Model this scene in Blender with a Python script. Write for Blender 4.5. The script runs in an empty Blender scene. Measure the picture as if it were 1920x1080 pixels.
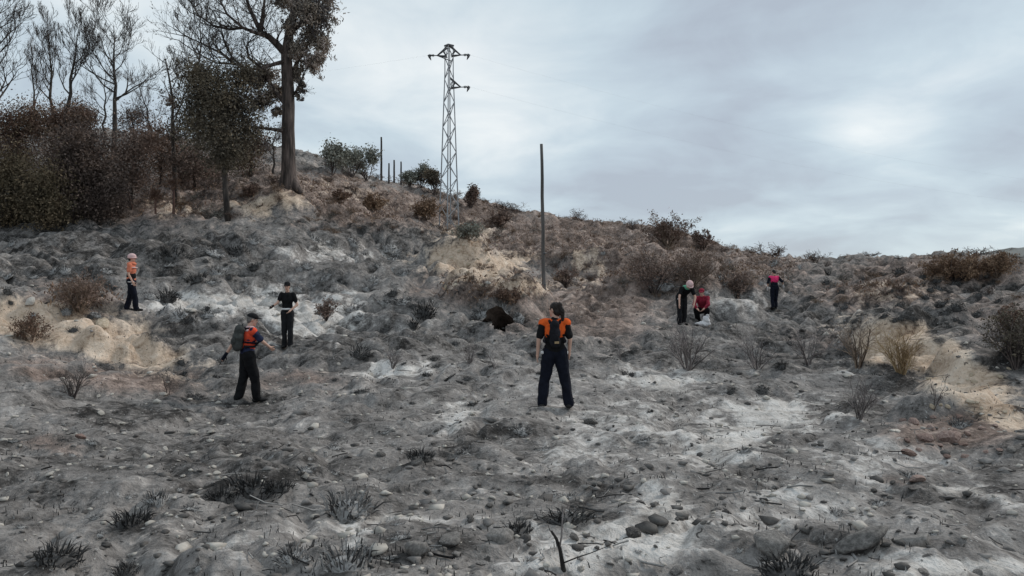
import bpy, bmesh, math, random
import numpy as np
from mathutils import Vector, Matrix, Euler

# ------------------------------------------------------------------ camera, sky, sun, exposure
SC = bpy.context.scene
COL = SC.collection
F = 1507.0            # focal length in pixels of the 1920 px wide photograph
CZ = 1.65             # eye height above the ash at the photographer's feet

cam_d = bpy.data.cameras.new('camera')
cam = bpy.data.objects.new('camera', cam_d)
COL.objects.link(cam)
cam.location = (0, 0, CZ)
cam.rotation_euler = (math.radians(90), 0, 0)
cam_d.sensor_width = 36.0
cam_d.lens = 36.0 * F / 1920.0
cam_d.clip_start = 0.05
cam_d.clip_end = 4000
SC.camera = cam

SUN_EL, SUN_AZ = math.radians(40), math.radians(58)     # azimuth clockwise from the viewing direction
sun_d = bpy.data.lights.new('sun', 'SUN')
sun_d.energy = 1.5
sun_d.angle = math.radians(10)
sun_d.color = (1.0, 0.93, 0.85)
sun = bpy.data.objects.new('sun', sun_d)
COL.objects.link(sun)
sdir = Vector((math.sin(SUN_AZ) * math.cos(SUN_EL), math.cos(SUN_AZ) * math.cos(SUN_EL), math.sin(SUN_EL)))
sun.rotation_euler = sdir.to_track_quat('Z', 'Y').to_euler()
sun.location = sdir * 200

SC.view_settings.view_transform = 'Standard'
SC.view_settings.look = 'None'
SC.view_settings.exposure = 0.22
SC.view_settings.gamma = 1.0
SC.view_settings.use_curve_mapping = False

W = bpy.data.worlds.new('World')
SC.world = W
W.use_nodes = True
wn, wl = W.node_tree.nodes, W.node_tree.links
wn.clear()


def wnode(t, **kw):
    n = wn.new(t)
    for k, v in kw.items():
        setattr(n, k, v)
    return n


def pixdir(px, py):
    return Vector(((px - 960) / F, 1.0, (540 - py) / F)).normalized()


w_out = wnode('ShaderNodeOutputWorld')
w_sky = wnode('ShaderNodeTexSky', sky_type='NISHITA')
w_sky.sun_disc = False
w_sky.sun_elevation = SUN_EL
w_sky.sun_rotation = SUN_AZ
w_sky.altitude = 400
w_b1 = wnode('ShaderNodeBackground')
w_b1.inputs['Strength'].default_value = 0.08
wl.new(w_sky.outputs[0], w_b1.inputs['Color'])
w_tc = wnode('ShaderNodeTexCoord')
w_sep = wnode('ShaderNodeSeparateXYZ')
wl.new(w_tc.outputs['Generated'], w_sep.inputs[0])
# direction laid on a cloud plane: x/(z+k), y/(z+k)
w_k = wnode('ShaderNodeMath', operation='MAXIMUM')
w_k.inputs[1].default_value = 0.0
wl.new(w_sep.outputs['Z'], w_k.inputs[0])
w_z = wnode('ShaderNodeMath', operation='ADD')
w_z.inputs[1].default_value = 0.22
wl.new(w_k.outputs[0], w_z.inputs[0])
w_dx = wnode('ShaderNodeMath', operation='DIVIDE')
w_dy = wnode('ShaderNodeMath', operation='DIVIDE')
wl.new(w_sep.outputs['X'], w_dx.inputs[0]); wl.new(w_z.outputs[0], w_dx.inputs[1])
wl.new(w_sep.outputs['Y'], w_dy.inputs[0]); wl.new(w_z.outputs[0], w_dy.inputs[1])
w_cmb = wnode('ShaderNodeCombineXYZ')
wl.new(w_dx.outputs[0], w_cmb.inputs[0]); wl.new(w_dy.outputs[0], w_cmb.inputs[1])


def wnoise(scale, detail, rough, dist, off):
    m = wnode('ShaderNodeMapping')
    m.inputs['Location'].default_value = off
    wl.new(w_cmb.outputs[0], m.inputs['Vector'])
    n = wnode('ShaderNodeTexNoise')
    n.inputs['Scale'].default_value = scale
    n.inputs['Detail'].default_value = detail
    n.inputs['Roughness'].default_value = rough
    n.inputs['Distortion'].default_value = dist
    wl.new(m.outputs[0], n.inputs['Vector'])
    return n.outputs['Fac']


def wmath(op, a, b):
    m = wnode('ShaderNodeMath', operation=op)
    for i, v in enumerate((a, b)):
        if isinstance(v, (int, float)):
            m.inputs[i].default_value = v
        else:
            wl.new(v, m.inputs[i])
    return m.outputs[0]


w_nrm = wnode('ShaderNodeVectorMath', operation='NORMALIZE')
wl.new(w_tc.outputs['Generated'], w_nrm.inputs[0])


def wlobe(px, py, width_deg, amp):
    """a soft bank of cloud round one direction"""
    d = wnode('ShaderNodeVectorMath', operation='DOT_PRODUCT')
    wl.new(w_nrm.outputs[0], d.inputs[0])
    d.inputs[1].default_value = pixdir(px, py)
    s = 1.0 / (math.radians(width_deg) ** 2)
    e = wmath('MULTIPLY', wmath('SUBTRACT', d.outputs['Value'], 1.0), s)
    return wmath('MULTIPLY', wmath('POWER', 2.718, e), amp)


n_big = wnoise(0.9, 5, 0.5, 0.6, (3.1, 0.4, 0.0))
n_mid = wnoise(2.6, 6, 0.55, 0.4, (1.0, 7.3, 2.0))
tone = wmath('ADD', wmath('MULTIPLY', n_big, 0.62), wmath('MULTIPLY', n_mid, 0.38))
tone = wmath('ADD', wmath('MULTIPLY', wmath('SUBTRACT', tone, 0.5), 2.1), 0.41)
for lobe in ((820, 20, 8, 0.34), (1100, 90, 7, 0.12), (1650, 265, 3.2, 0.33), (1480, 440, 7, 0.16), (1560, 90, 9, -0.27), (1330, 250, 6, -0.17), (1180, 380, 5, -0.08),
             (1880, 210, 6, 0.08), (600, 250, 6, 0.07), (200, 40, 9, 0.05), (900, 330, 9, -0.06)):
    tone = wmath('ADD', tone, wlobe(*lobe))
w_ramp = wnode('ShaderNodeValToRGB')
cr = w_ramp.color_ramp
cr.elements[0].position, cr.elements[0].color = 0.16, (0.41, 0.475, 0.545, 1)
cr.elements[1].position, cr.elements[1].color = 0.92, (0.86, 0.92, 0.915, 1)
for p, c in ((0.34, (0.475, 0.57, 0.64)), (0.50, (0.545, 0.655, 0.715)), (0.68, (0.67, 0.765, 0.80))):
    el = cr.elements.new(p)
    el.color = c + (1,)
wl.new(tone, w_ramp.inputs['Fac'])
# lilac cast in the thicker banks
n_hue = wnoise(1.2, 3, 0.5, 0.3, (9.0, 2.0, 5.0))
w_mixh = wnode('ShaderNodeMix', data_type='RGBA', blend_type='MULTIPLY')
wl.new(wmath('MULTIPLY', n_hue, 0.9), w_mixh.inputs['Factor'])
wl.new(w_ramp.outputs['Color'], w_mixh.inputs['A'])
w_mixh.inputs['B'].default_value = (1.03, 0.965, 0.97, 1)
w_b2 = wnode('ShaderNodeBackground')
w_b2.inputs['Strength'].default_value = 0.96
wl.new(w_mixh.outputs['Result'], w_b2.inputs['Color'])
w_mix = wnode('ShaderNodeMixShader')
w_mix.inputs['Fac'].default_value = 0.90          # nine tenths cloud, a little blue showing through
wl.new(w_b1.outputs[0], w_mix.inputs[1]); wl.new(w_b2.outputs[0], w_mix.inputs[2])
wl.new(w_mix.outputs[0], w_out.inputs['Surface'])

# ------------------------------------------------------------------ small helpers
RNG = np.random.default_rng(11)
random.seed(5)


def at(px, py, D):
    """the point at depth D metres seen at photograph pixel (px, py)"""
    return Vector(((px - 960) / F * D, D, CZ + (540 - py) / F * D))


def tag(o, label=None, cat=None, group=None, kind=None):
    if label: o['label'] = label
    if cat: o['category'] = cat
    if group: o['group'] = group
    if kind: o['kind'] = kind
    return o


def link(name, mesh, parent=None, loc=None):
    o = bpy.data.objects.new(name, mesh)
    COL.objects.link(o)
    if parent is not None: o.parent = parent
    if loc is not None: o.location = loc
    return o


def empty(name, loc, rz=0.0, scale=1.0):
    o = bpy.data.objects.new(name, None)
    COL.objects.link(o)
    o.location = loc
    o.rotation_euler = (0, 0, rz)
    o.scale = (scale,) * 3
    o.empty_display_size = 0.2
    return o


def np_mesh(name, verts, faces, mats, smooth=False, midx=None):
    """a mesh from numpy arrays; faces is (n,3) or (n,4)"""
    me = bpy.data.meshes.new(name)
    verts = np.asarray(verts, dtype=np.float32)
    faces = np.asarray(faces, dtype=np.int32)
    k = faces.shape[1]
    me.vertices.add(len(verts))
    me.vertices.foreach_set('co', verts.ravel())
    me.loops.add(len(faces) * k)
    me.loops.foreach_set('vertex_index', faces.ravel())
    me.polygons.add(len(faces))
    me.polygons.foreach_set('loop_start', np.arange(0, len(faces) * k, k, dtype=np.int32))
    me.polygons.foreach_set('loop_total', np.full(len(faces), k, dtype=np.int32))
    if smooth:
        me.polygons.foreach_set('use_smooth', np.ones(len(faces), dtype=bool))
    for m in (mats if isinstance(mats, (list, tuple)) else [mats]):
        me.materials.append(m)
    if midx is not None:
        me.polygons.foreach_set('material_index', np.asarray(midx, dtype=np.int32))
    me.update(calc_edges=True)
    me.validate()
    return me


class MB:
    """collects tubes, blobs and boxes into one mesh"""
    def __init__(self):
        self.v, self.f = [], []

    def tube(self, pts, radii, sides=5, cap=True):
        n0 = len(self.v)
        pts = [Vector(p) for p in pts]
        n = len(pts)
        for i, p in enumerate(pts):
            d = (pts[min(i + 1, n - 1)] - pts[max(i - 1, 0)])
            if d.length < 1e-9: d = Vector((0, 0, 1))
            d.normalize()
            a = d.cross(Vector((0.31, 0.17, 0.93)) if abs(d.z) < 0.9 else Vector((1, 0.1, 0)))
            a.normalize()
            b = d.cross(a)
            r = radii[i]
            for k in range(sides):
                t = 2 * math.pi * k / sides
                self.v.append(p + (a * math.cos(t) + b * math.sin(t)) * r)
        for i in range(n - 1):
            for k in range(sides):
                k2 = (k + 1) % sides
                self.f.append((n0 + i * sides + k, n0 + i * sides + k2, n0 + (i + 1) * sides + k2, n0 + (i + 1) * sides + k))
        if cap and sides > 3:
            self.f.append(tuple(n0 + k for k in reversed(range(sides))))
            self.f.append(tuple(n0 + (n - 1) * sides + k for k in range(sides)))

    def bar(self, a, b, w):
        self.tube([a, b], [w * 0.707, w * 0.707], 4)

    def capsule(self, p0, r0, p1, r1, n=12, flat=None):
        p0, p1 = Vector(p0), Vector(p1)
        d = p1 - p0
        L = max(d.length, 1e-6)
        d = d / L
        pts, rad = [], []
        for t in (-0.98, -0.8, -0.45, 0.0):
            pts.append(p0 + d * (t * r0)); rad.append(r0 * math.sqrt(max(1 - t * t, 0.02)))
        for t in (0.0, 0.45, 0.8, 0.98):
            pts.append(p1 + d * (t * r1)); rad.append(r1 * math.sqrt(max(1 - t * t, 0.02)))
        self.tube(pts, rad, n)

    def ellip(self, c, r, rot=None, nu=16, nv=10):
        c = Vector(c)
        n0 = len(self.v)
        for i in range(nv + 1):
            ph = math.pi * (i + 0.02) / (nv + 0.04)
            for k in range(nu):
                th = 2 * math.pi * k / nu
                p = Vector((r[0] * math.sin(ph) * math.cos(th), r[1] * math.sin(ph) * math.sin(th), r[2] * math.cos(ph)))
                if rot is not None: p = rot @ p
                self.v.append(c + p)
        for i in range(nv):
            for k in range(nu):
                k2 = (k + 1) % nu
                self.f.append((n0 + i * nu + k, n0 + (i + 1) * nu + k, n0 + (i + 1) * nu + k2, n0 + i * nu + k2))
        self.f.append(tuple(n0 + k for k in range(nu)))
        self.f.append(tuple(n0 + nv * nu + k for k in reversed(range(nu))))

    def box(self, c, s, rot=None):
        c = Vector(c)
        n0 = len(self.v)
        for x in (-1, 1):
            for y in (-1, 1):
                for z in (-1, 1):
                    p = Vector((x * s[0] / 2, y * s[1] / 2, z * s[2] / 2))
                    if rot is not None: p = rot @ p
                    self.v.append(c + p)
        for q in ((0, 1, 3, 2), (4, 6, 7, 5), (0, 4, 5, 1), (2, 3, 7, 6), (0, 2, 6, 4), (1, 5, 7, 3)):
            self.f.append(tuple(n0 + i for i in q))

    def mesh(self, name, mat, smooth=True):
        me = bpy.data.meshes.new(name)
        me.from_pydata([tuple(v) for v in self.v], [], self.f)
        me.materials.append(mat)
        if smooth:
            me.polygons.foreach_set('use_smooth', np.ones(len(me.polygons), dtype=bool))
        me.update()
        return me

    def build(self, name, mat, parent=None, smooth=True, loc=None):
        return link(name, self.mesh(name, mat, smooth), parent, loc)


def solid(name, mb, mat, voxel, parent=None, smooth=4, fold=0.0, fscale=30.0, seed=0):
    """fuses overlapping shapes into one continuous skin"""
    me = mb.mesh(name, mat)
    o = link(name, me)
    m = o.modifiers.new('r', 'REMESH'); m.mode = 'VOXEL'; m.voxel_size = voxel; m.use_smooth_shade = True
    s = o.modifiers.new('s', 'SMOOTH'); s.factor = 0.5; s.iterations = smooth
    dg = bpy.context.evaluated_depsgraph_get()
    me2 = bpy.data.meshes.new_from_object(o.evaluated_get(dg))
    o.modifiers.clear()
    o.data = me2
    me2.name = name
    if not me2.materials: me2.materials.append(mat)
    n = len(me2.vertices)
    if fold > 0 and n:
        co = np.empty(n * 3, np.float32); me2.vertices.foreach_get('co', co); co = co.reshape(-1, 3)
        no = np.empty(n * 3, np.float32); me2.vertices.foreach_get('normal', no); no = no.reshape(-1, 3)
        a = fbm(co[:, 0] * fscale * 0.6 + co[:, 2] * fscale * 0.55 + seed * 3.3, co[:, 2] * fscale * 0.5 - co[:, 1] * fscale * 0.6 + seed, 2, 17 + seed)
        co += no * (a[:, None] * fold)
        me2.vertices.foreach_set('co', co.ravel())
    me2.polygons.foreach_set('use_smooth', np.ones(len(me2.polygons), dtype=bool))
    me2.update()
    if parent is not None: o.parent = parent
    return o


# gradient noise on numpy arrays, about -1 .. 1
def _grad(ix, iy, seed):
    h = (ix.astype(np.int64) * 374761393 + iy.astype(np.int64) * 668265263 + seed * 974634541) & 0xFFFFFFFF
    h = ((h ^ (h >> 13)) * 1274126177) & 0xFFFFFFFF
    h = h ^ (h >> 16)
    return (h & 0xFFFF) * (2 * math.pi / 65536.0)


def noise2(x, y, seed=0):
    x = np.asarray(x, dtype=np.float64); y = np.asarray(y, dtype=np.float64)
    ix, iy = np.floor(x), np.floor(y)
    fx, fy = x - ix, y - iy
    u = fx * fx * fx * (fx * (fx * 6 - 15) + 10)
    v = fy * fy * fy * (fy * (fy * 6 - 15) + 10)

    def dot(ax, ay):
        g = _grad(ix + ax, iy + ay, seed)
        return np.cos(g) * (fx - ax) + np.sin(g) * (fy - ay)
    a = dot(0, 0) * (1 - u) + dot(1, 0) * u
    b = dot(0, 1) * (1 - u) + dot(1, 1) * u
    return (a * (1 - v) + b * v) * 1.5


def fbm(x, y, oct=4, seed=0, gain=0.5):
    s, amp = 0.0, 1.0
    for i in range(oct):
        s = s + noise2(x * 2 ** i + 13.7 * i, y * 2 ** i - 5.1 * i, seed + i) * amp
        amp *= gain
    return s


def sstep(a, b, x):
    t = np.clip((x - a) / (b - a), 0, 1)
    return t * t * (3 - 2 * t)


# ------------------------------------------------------------------ materials
def material(name):
    m = bpy.data.materials.new(name)
    m.use_nodes = True
    nt = m.node_tree
    b = nt.nodes['Principled BSDF']
    b.inputs['Roughness'].default_value = 0.85
    b.inputs['Specular IOR Level'].default_value = 0.25
    return m, nt, b


def mottled(name, cols, scale=3.0, detail=6, rough=0.85, bump=0.3, bscale=20.0, spec=0.25, lo=0.3, hi=0.7, stretch=(1, 1, 1), island=0.0, bdist=0.02, objrand=0.0):
    """procedural surface: a noise ramp of the given colours, fine bump, optional change from piece to piece"""
    m, nt, b = material(name)
    N, L = nt.nodes, nt.links
    tc = N.new('ShaderNodeTexCoord')
    mp = N.new('ShaderNodeMapping'); mp.inputs['Scale'].default_value = stretch
    L.new(tc.outputs['Object'], mp.inputs['Vector'])
    nz = N.new('ShaderNodeTexNoise')
    nz.inputs['Scale'].default_value = scale; nz.inputs['Detail'].default_value = detail; nz.inputs['Roughness'].default_value = 0.6
    L.new(mp.outputs[0], nz.inputs['Vector'])
    fac = nz.outputs['Fac']

    def mixin(sock, amt):
        a = N.new('ShaderNodeMath'); a.operation = 'MULTIPLY_ADD'
        L.new(sock, a.inputs[0]); a.inputs[1].default_value = amt; a.inputs[2].default_value = -amt / 2
        s = N.new('ShaderNodeMath'); s.operation = 'ADD'
        L.new(fac, s.inputs[0]); L.new(a.outputs[0], s.inputs[1])
        return s.outputs[0]
    if island > 0:
        g = N.new('ShaderNodeNewGeometry')
        fac = mixin(g.outputs['Random Per Island'], island)
    if objrand > 0:
        oi = N.new('ShaderNodeObjectInfo')
        fac = mixin(oi.outputs['Random'], objrand)
    rp = N.new('ShaderNodeValToRGB')
    els = rp.color_ramp.elements
    n = len(cols)
    els[0].position, els[0].color = lo, tuple(cols[0]) + (1,)
    els[1].position, els[1].color = hi, tuple(cols[-1]) + (1,)
    for i in range(1, n - 1):
        e = els.new(lo + (hi - lo) * i / (n - 1)); e.color = tuple(cols[i]) + (1,)
    L.new(fac, rp.inputs['Fac'])
    L.new(rp.outputs['Color'], b.inputs['Base Color'])
    b.inputs['Roughness'].default_value = rough
    b.inputs['Specular IOR Level'].default_value = spec
    if bump > 0:
        n2 = N.new('ShaderNodeTexNoise'); n2.inputs['Scale'].default_value = bscale; n2.inputs['Detail'].default_value = 5
        L.new(mp.outputs[0], n2.inputs['Vector'])
        bp = N.new('ShaderNodeBump'); bp.inputs['Strength'].default_value = bump; bp.inputs['Distance'].default_value = bdist
        L.new(n2.outputs['Fac'], bp.inputs['Height'])
        L.new(bp.outputs[0], b.inputs['Normal'])
    return m


M = {}
M['stone'] = mottled('ash_covered_stone', [(0.1365, 0.127, 0.12), (0.2625, 0.244, 0.2294), (0.42, 0.39, 0.3696)], 7, bump=.6, bscale=18, objrand=.25)
M['stone_dark'] = mottled('charred_stone', [(0.042, 0.0391, 0.0374), (0.108, 0.1, 0.0935), (0.192, 0.1782, 0.165)], 6, bump=.6, bscale=16, objrand=.2)
M['stone_pale'] = mottled('pale_limestone', [(0.285, 0.2622, 0.2332), (0.437, 0.4048, 0.3608), (0.57, 0.529, 0.4752)], 6, bump=.5, bscale=16, objrand=.2)
M['stone_tan'] = mottled('tan_sandstone', [(.30, .235, .165), (.46, .38, .285), (.58, .50, .40)], 5, bump=.5, bscale=14, objrand=.2)
M['clod'] = mottled('grey_earth_clod', [(0.11, 0.1029, 0.096), (0.22, 0.2048, 0.19), (0.341, 0.3171, 0.296)], 5, bump=.7, bscale=22, objrand=.2)
M['rust_stone'] = mottled('reddish_stone', [(.13, .085, .07), (.24, .165, .14), (.36, .275, .24)], 6, bump=.5, bscale=14, objrand=.3)
M['char'] = mottled('charred_grass', [(0.0144, 0.0144, 0.0144), (0.036, 0.0348, 0.0336), (0.09, 0.0864, 0.084)], 4, bump=0, island=.5, objrand=.15)
M['char_grey'] = mottled('ashy_grass', [(0.045, 0.0435, 0.0435), (0.1275, 0.123, 0.12), (0.315, 0.3075, 0.3)], 4, bump=0, island=.6)
M['litter'] = mottled('burnt_litter', [(.02, .019, .019), (.07, .067, .065), (.30, .29, .28)], 3, bump=0, island=.9)
M['char_wood'] = mottled('charred_wood', [(.010, .010, .010), (.024, .022, .021), (.06, .055, .05)], 9, bump=.6, bscale=30)
M['twig_grey'] = mottled('ashen_twigs', [(0.08438, 0.07308, 0.07076), (0.1875, 0.1652, 0.1592), (0.3562, 0.3132, 0.3007)], 3, bump=0, island=.5)
M['twig_brown'] = mottled('scorched_twigs', [(0.088, 0.064, 0.048), (0.184, 0.136, 0.104), (0.32, 0.248, 0.192)], 3, bump=0, island=.5)
M['twig_gold'] = mottled('golden_twigs', [(.16, .105, .055), (.30, .21, .115), (.46, .345, .21)], 3, bump=0, island=.5)
M['twig_dark'] = mottled('blackened_twigs', [(0.03094, 0.02496, 0.02392), (0.07735, 0.06144, 0.05704), (0.1768, 0.1421, 0.1288)], 3, bump=0, island=.5)
M['bark'] = mottled('scorched_bark', [(0.022, 0.01824, 0.01699), (0.055, 0.04416, 0.03965), (0.125, 0.096, 0.08496), (0.21, 0.1632, 0.1416)], 5, bump=.9, bscale=12, stretch=(1, 1, .18), bdist=.05)
M['bark_pine'] = mottled('sooty_bark', [(0.0196, 0.01755, 0.0169), (0.049, 0.04185, 0.0377), (0.112, 0.0918, 0.078)], 5, bump=.8, bscale=14, stretch=(1, 1, .3), bdist=.04)
M['bark_red'] = mottled('reddish_bark', [(.06, .035, .028), (.13, .075, .06), (.23, .15, .125)], 5, bump=.7, bscale=14, stretch=(1, 1, .3))
M['leaf_euc'] = mottled('scorched_eucalyptus_leaves', [(0.07623, 0.06895, 0.07617), (0.1829, 0.1591, 0.1397), (0.3811, 0.3129, 0.2475), (0.6353, 0.5436, 0.5237)], .9, bump=0, island=.16)
M['leaf_brown'] = mottled('scorched_leaves', [(0.07079, 0.04268, 0.03166), (0.1517, 0.09178, 0.06544), (0.2731, 0.1814, 0.1224)], .8, bump=0, island=.16)
M['leaf_rust'] = mottled('rust_brown_leaves', [(0.07951, 0.04527, 0.03311), (0.1663, 0.1029, 0.07504), (0.2747, 0.2057, 0.1436)], .8, bump=0, island=.16)
M['leaf_dark'] = mottled('sooty_needles', [(0.04649, 0.04047, 0.032), (0.1162, 0.0976, 0.07289), (0.2615, 0.2094, 0.1422)], .9, bump=0, island=.16)  # albedo lifted in place of haze; so too the two leaf tones below
M['leaf_plum'] = mottled('burnt_dark_leaves', [(0.05119, 0.03748, 0.0342), (0.1229, 0.09162, 0.0777), (0.2815, 0.1997, 0.1554)], .9, bump=0, island=.16)
M['leaf_green'] = mottled('dull_green_leaves', [(0.05677, 0.04473, 0.02964), (0.1277, 0.0994, 0.062), (0.2661, 0.1939, 0.1213)], .9, bump=0, island=.16)
M['leaf_olive'] = mottled('grey_olive_leaves', [(0.1154, 0.1193, 0.1), (0.2406, 0.2443, 0.2078), (0.4232, 0.4232, 0.3655)], .9, bump=0, island=.16)
M['leaf_tan'] = mottled('dry_brown_scrub', [(0.1177, 0.07301, 0.04821), (0.2433, 0.1573, 0.1015), (0.4238, 0.2878, 0.1903)], .9, bump=0, island=.16)
M['leaf_mauve'] = mottled('grey_brown_scrub', [(0.09563, 0.06694, 0.05505), (0.2007, 0.1402, 0.1129), (0.3635, 0.2582, 0.2065)], .9, bump=0, island=.16)
M['pole'] = mottled('weathered_burnt_pole', [(.05, .047, .045), (.115, .108, .103), (.20, .19, .185)], 3, bump=.5, bscale=20, stretch=(1, 1, .1))
M['pole_dark'] = mottled('burnt_pole', [(.02, .018, .018), (.05, .044, .042), (.10, .09, .085)], 3, bump=.4, bscale=20, stretch=(1, 1, .1))
M['steel'] = mottled('galvanised_steel', [(.22, .23, .24), (.31, .32, .335), (.40, .415, .43)], 2, bump=0, rough=.55, spec=.4)
M['steel_dark'] = mottled('dull_steel', [(.07, .074, .08), (.12, .125, .13)], 2, bump=0, rough=.55, spec=.4)
M['insulator'] = mottled('insulator_glass', [(.02, .024, .024), (.05, .055, .055)], 4, bump=0, rough=.25, spec=.5)
M['skin'] = mottled('skin', [(.50, .30, .225), (.60, .385, .30)], 9, bump=0, rough=.6)
M['hair'] = mottled('dark_hair', [(.010, .008, .007), (.028, .02, .017)], 22, bump=.4, bscale=60, rough=.6, stretch=(1, 1, .3))
M['hair_grey'] = mottled('grey_hair', [(.10, .09, .085), (.21, .195, .185)], 22, bump=.3, bscale=60, rough=.7)


def cloth(name, c, var=.35):
    c = np.array(c)
    return mottled(name, [c * (1 - var), c, c * (1 + var)], 11, bump=.35, bscale=55, rough=.9, spec=.15, bdist=.01)


M['navy'] = cloth('navy_cloth', (.0075, .009, .0165))
M['navy2'] = cloth('navy_shirt', (.020, .026, .058))
M['black'] = cloth('black_cloth', (.009, .009, .010))
M['charcoal'] = cloth('charcoal_cloth', (.016, .016, .018))
M['orange'] = cloth('orange_cloth', (.72, .115, .022), .18)
M['orange2'] = cloth('faded_orange_cloth', (.62, .20, .12), .18)
M['vermilion'] = cloth('vermilion_cloth', (.66, .075, .035), .2)
M['pink'] = cloth('pink_cloth', (.72, .045, .16), .2)
M['red'] = cloth('red_cloth', (.24, .022, .042), .35)
M['green'] = cloth('green_cloth', (.12, .36, .24), .2)
M['pack_grey'] = cloth('grey_canvas', (.052, .054, .051), .35)
M['pack_black'] = cloth('black_canvas', (.014, .014, .018), .35)
M['white'] = cloth('white_cloth', (.68, .66, .66), .1)
M['pale_pink'] = cloth('pale_pink_cloth', (.66, .46, .45), .12)
M['boot'] = mottled('black_boot', [(.008, .008, .008), (.018, .017, .017)], 10, bump=.2, rough=.6)
M['eye'] = mottled('eye', [(.02, .016, .014), (.03, .025, .02)], 10, bump=0, rough=.2)
M['lip'] = mottled('lip', [(.36, .15, .13), (.42, .18, .15)], 10, bump=0, rough=.5)
M['burrow'] = mottled('sooty_earth', [(.03, .024, .020), (.08, .060, .049), (.15, .115, .095)], 5, bump=.8, bscale=10, rough=1, spec=0)
M['hill'] = mottled('far_hillside', [(.075, .085, .085), (.12, .13, .125), (.19, .195, .185)], .05, detail=9, bump=.3, bscale=.3, bdist=.8)

# ------------------------------------------------------------------ the ground
# how the hill lies: (photograph pixel, depth in metres) read off people, poles and the skyline
CTRL = [
    (0, 1080, 4.6), (480, 1080, 4.6), (960, 1080, 4.6), (1440, 1080, 4.6), (1920, 1080, 4.6),
    (0, 900, 7.6), (480, 900, 7.5), (960, 900, 7.3), (1440, 900, 7.3), (1920, 900, 7.0),
    (0, 770, 12.5), (460, 752, 14.9), (740, 760, 13.4), (1040, 762, 12.7), (1400, 765, 12.5), (1700, 770, 11.6), (1920, 780, 10.3),
    (60, 690, 16.5), (300, 700, 17.2), (0, 600, 20.5), (130, 620, 20.5), (245, 582, 24), (100, 545, 24.5), (0, 450, 34), (90, 440, 35), (150, 430, 35.5), (250, 440, 35),
    (420, 640, 19.5), (540, 650, 19.8), (540, 565, 26.5), (380, 520, 29), (640, 460, 37), (430, 412, 38), (330, 392, 40), (540, 356, 42), (640, 400, 45), (700, 430, 43),
    (740, 655, 19.3), (940, 655, 19.8), (930, 622, 22.5), (905, 560, 28.5), (760, 560, 27), (880, 495, 36), (800, 455, 46), (840, 428, 60),
    (1020, 546, 38), (1110, 640, 21), (1130, 560, 33), (1000, 480, 50), (1100, 470, 52), (1200, 565, 32), (1200, 500, 45),
    (1290, 609, 27), (1290, 690, 17.5), (1420, 690, 16.8), (1400, 535, 38), (1452, 578, 33.5), (1600, 560, 33), (1620, 525, 38), (1590, 640, 22),
    (1680, 636, 19.0), (1690, 712, 15), (1600, 712, 15.4), (1830, 725, 13.2), (1800, 600, 24), (1900, 600, 21), (1900, 690, 14.2), (1800, 520, 35), (1920, 540, 30),
    # the skyline
    (0, 250, 66), (200, 250, 68), (400, 265, 70), (560, 290, 72), (640, 318, 73), (720, 340, 73), (800, 356, 72), (900, 382, 70), (1000, 402, 68), (1100, 414, 66),
    (1200, 428, 62), (1300, 446, 57), (1380, 474, 53), (1480, 489, 51), (1600, 488, 49), (1700, 490, 47), (1780, 482, 44), (1860, 486, 44), (1920, 502, 45),
    # between
    (200, 340, 48), (60, 360, 45), (400, 340, 50), (700, 375, 58), (1150, 450, 56), (1300, 510, 43),
]
c_th, c_lr, c_e = [], [], []
for px, py, D in CTRL:
    c_th.append(math.atan2(px - 960, F))
    R_ = D * math.hypot(1, (px - 960) / F)
    c_lr.append(math.log(R_))
    c_e.append((540 - py) / F * D / R_)
for th in np.radians(np.arange(-56, 57, 14)):         # ground behind the ridge and close to the feet
    for R_, z in ((2.6, -1.65), (3.6, -1.65)):
        c_th.append(th); c_lr.append(math.log(R_)); c_e.append(z / R_)
for th, zs in ((-56, (9, 4, -6)), (-38, (11, 5, -6)), (-25, (11, 5, -6)), (-12, (8, 3, -6)), (0, (4, 0, -6)), (12, (1, -2, -7)), (22, (-.5, -3, -7)), (31, (-1, -4, -8)), (56, (-1, -4, -8))):
    for R_, z in zip((92 if th < 8 else 74, 150, 420), zs):
        c_th.append(math.radians(th)); c_lr.append(math.log(R_)); c_e.append(z / R_)
for th, prof in ((-52, ((4.6, -1.65), (8, -1.7), (14, -1.6), (22, -.6), (36, 3.0), (55, 9), (75, 12.5))), (52, ((4.6, -1.65), (8, -1.7), (14, -1.6), (22, -1.0), (36, .6), (50, 1.2)))):
    for R_, z in prof:
        c_th.append(math.radians(th)); c_lr.append(math.log(R_)); c_e.append(z / R_)
c_th, c_lr, c_e = map(np.array, (c_th, c_lr, c_e))
KT, KR, KC = 1 / math.radians(14), 1.6, 0.22


def _phi(th, lr):
    d2 = ((th[:, None] - c_th[None]) * KT) ** 2 + ((lr[:, None] - c_lr[None]) * KR) ** 2
    return np.sqrt(d2 + KC * KC)


_A = _phi(c_th, c_lr)
_P = np.stack([np.ones_like(c_th), c_th * KT, c_lr * KR], 1)
_n = len(c_e)
_K = np.zeros((_n + 3, _n + 3))
_K[:_n, :_n] = _A - np.eye(_n) * 0.004
_K[:_n, _n:] = _P
_K[_n:, :_n] = _P.T
_w = np.linalg.solve(_K, np.concatenate([c_e, np.zeros(3)]))


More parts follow.
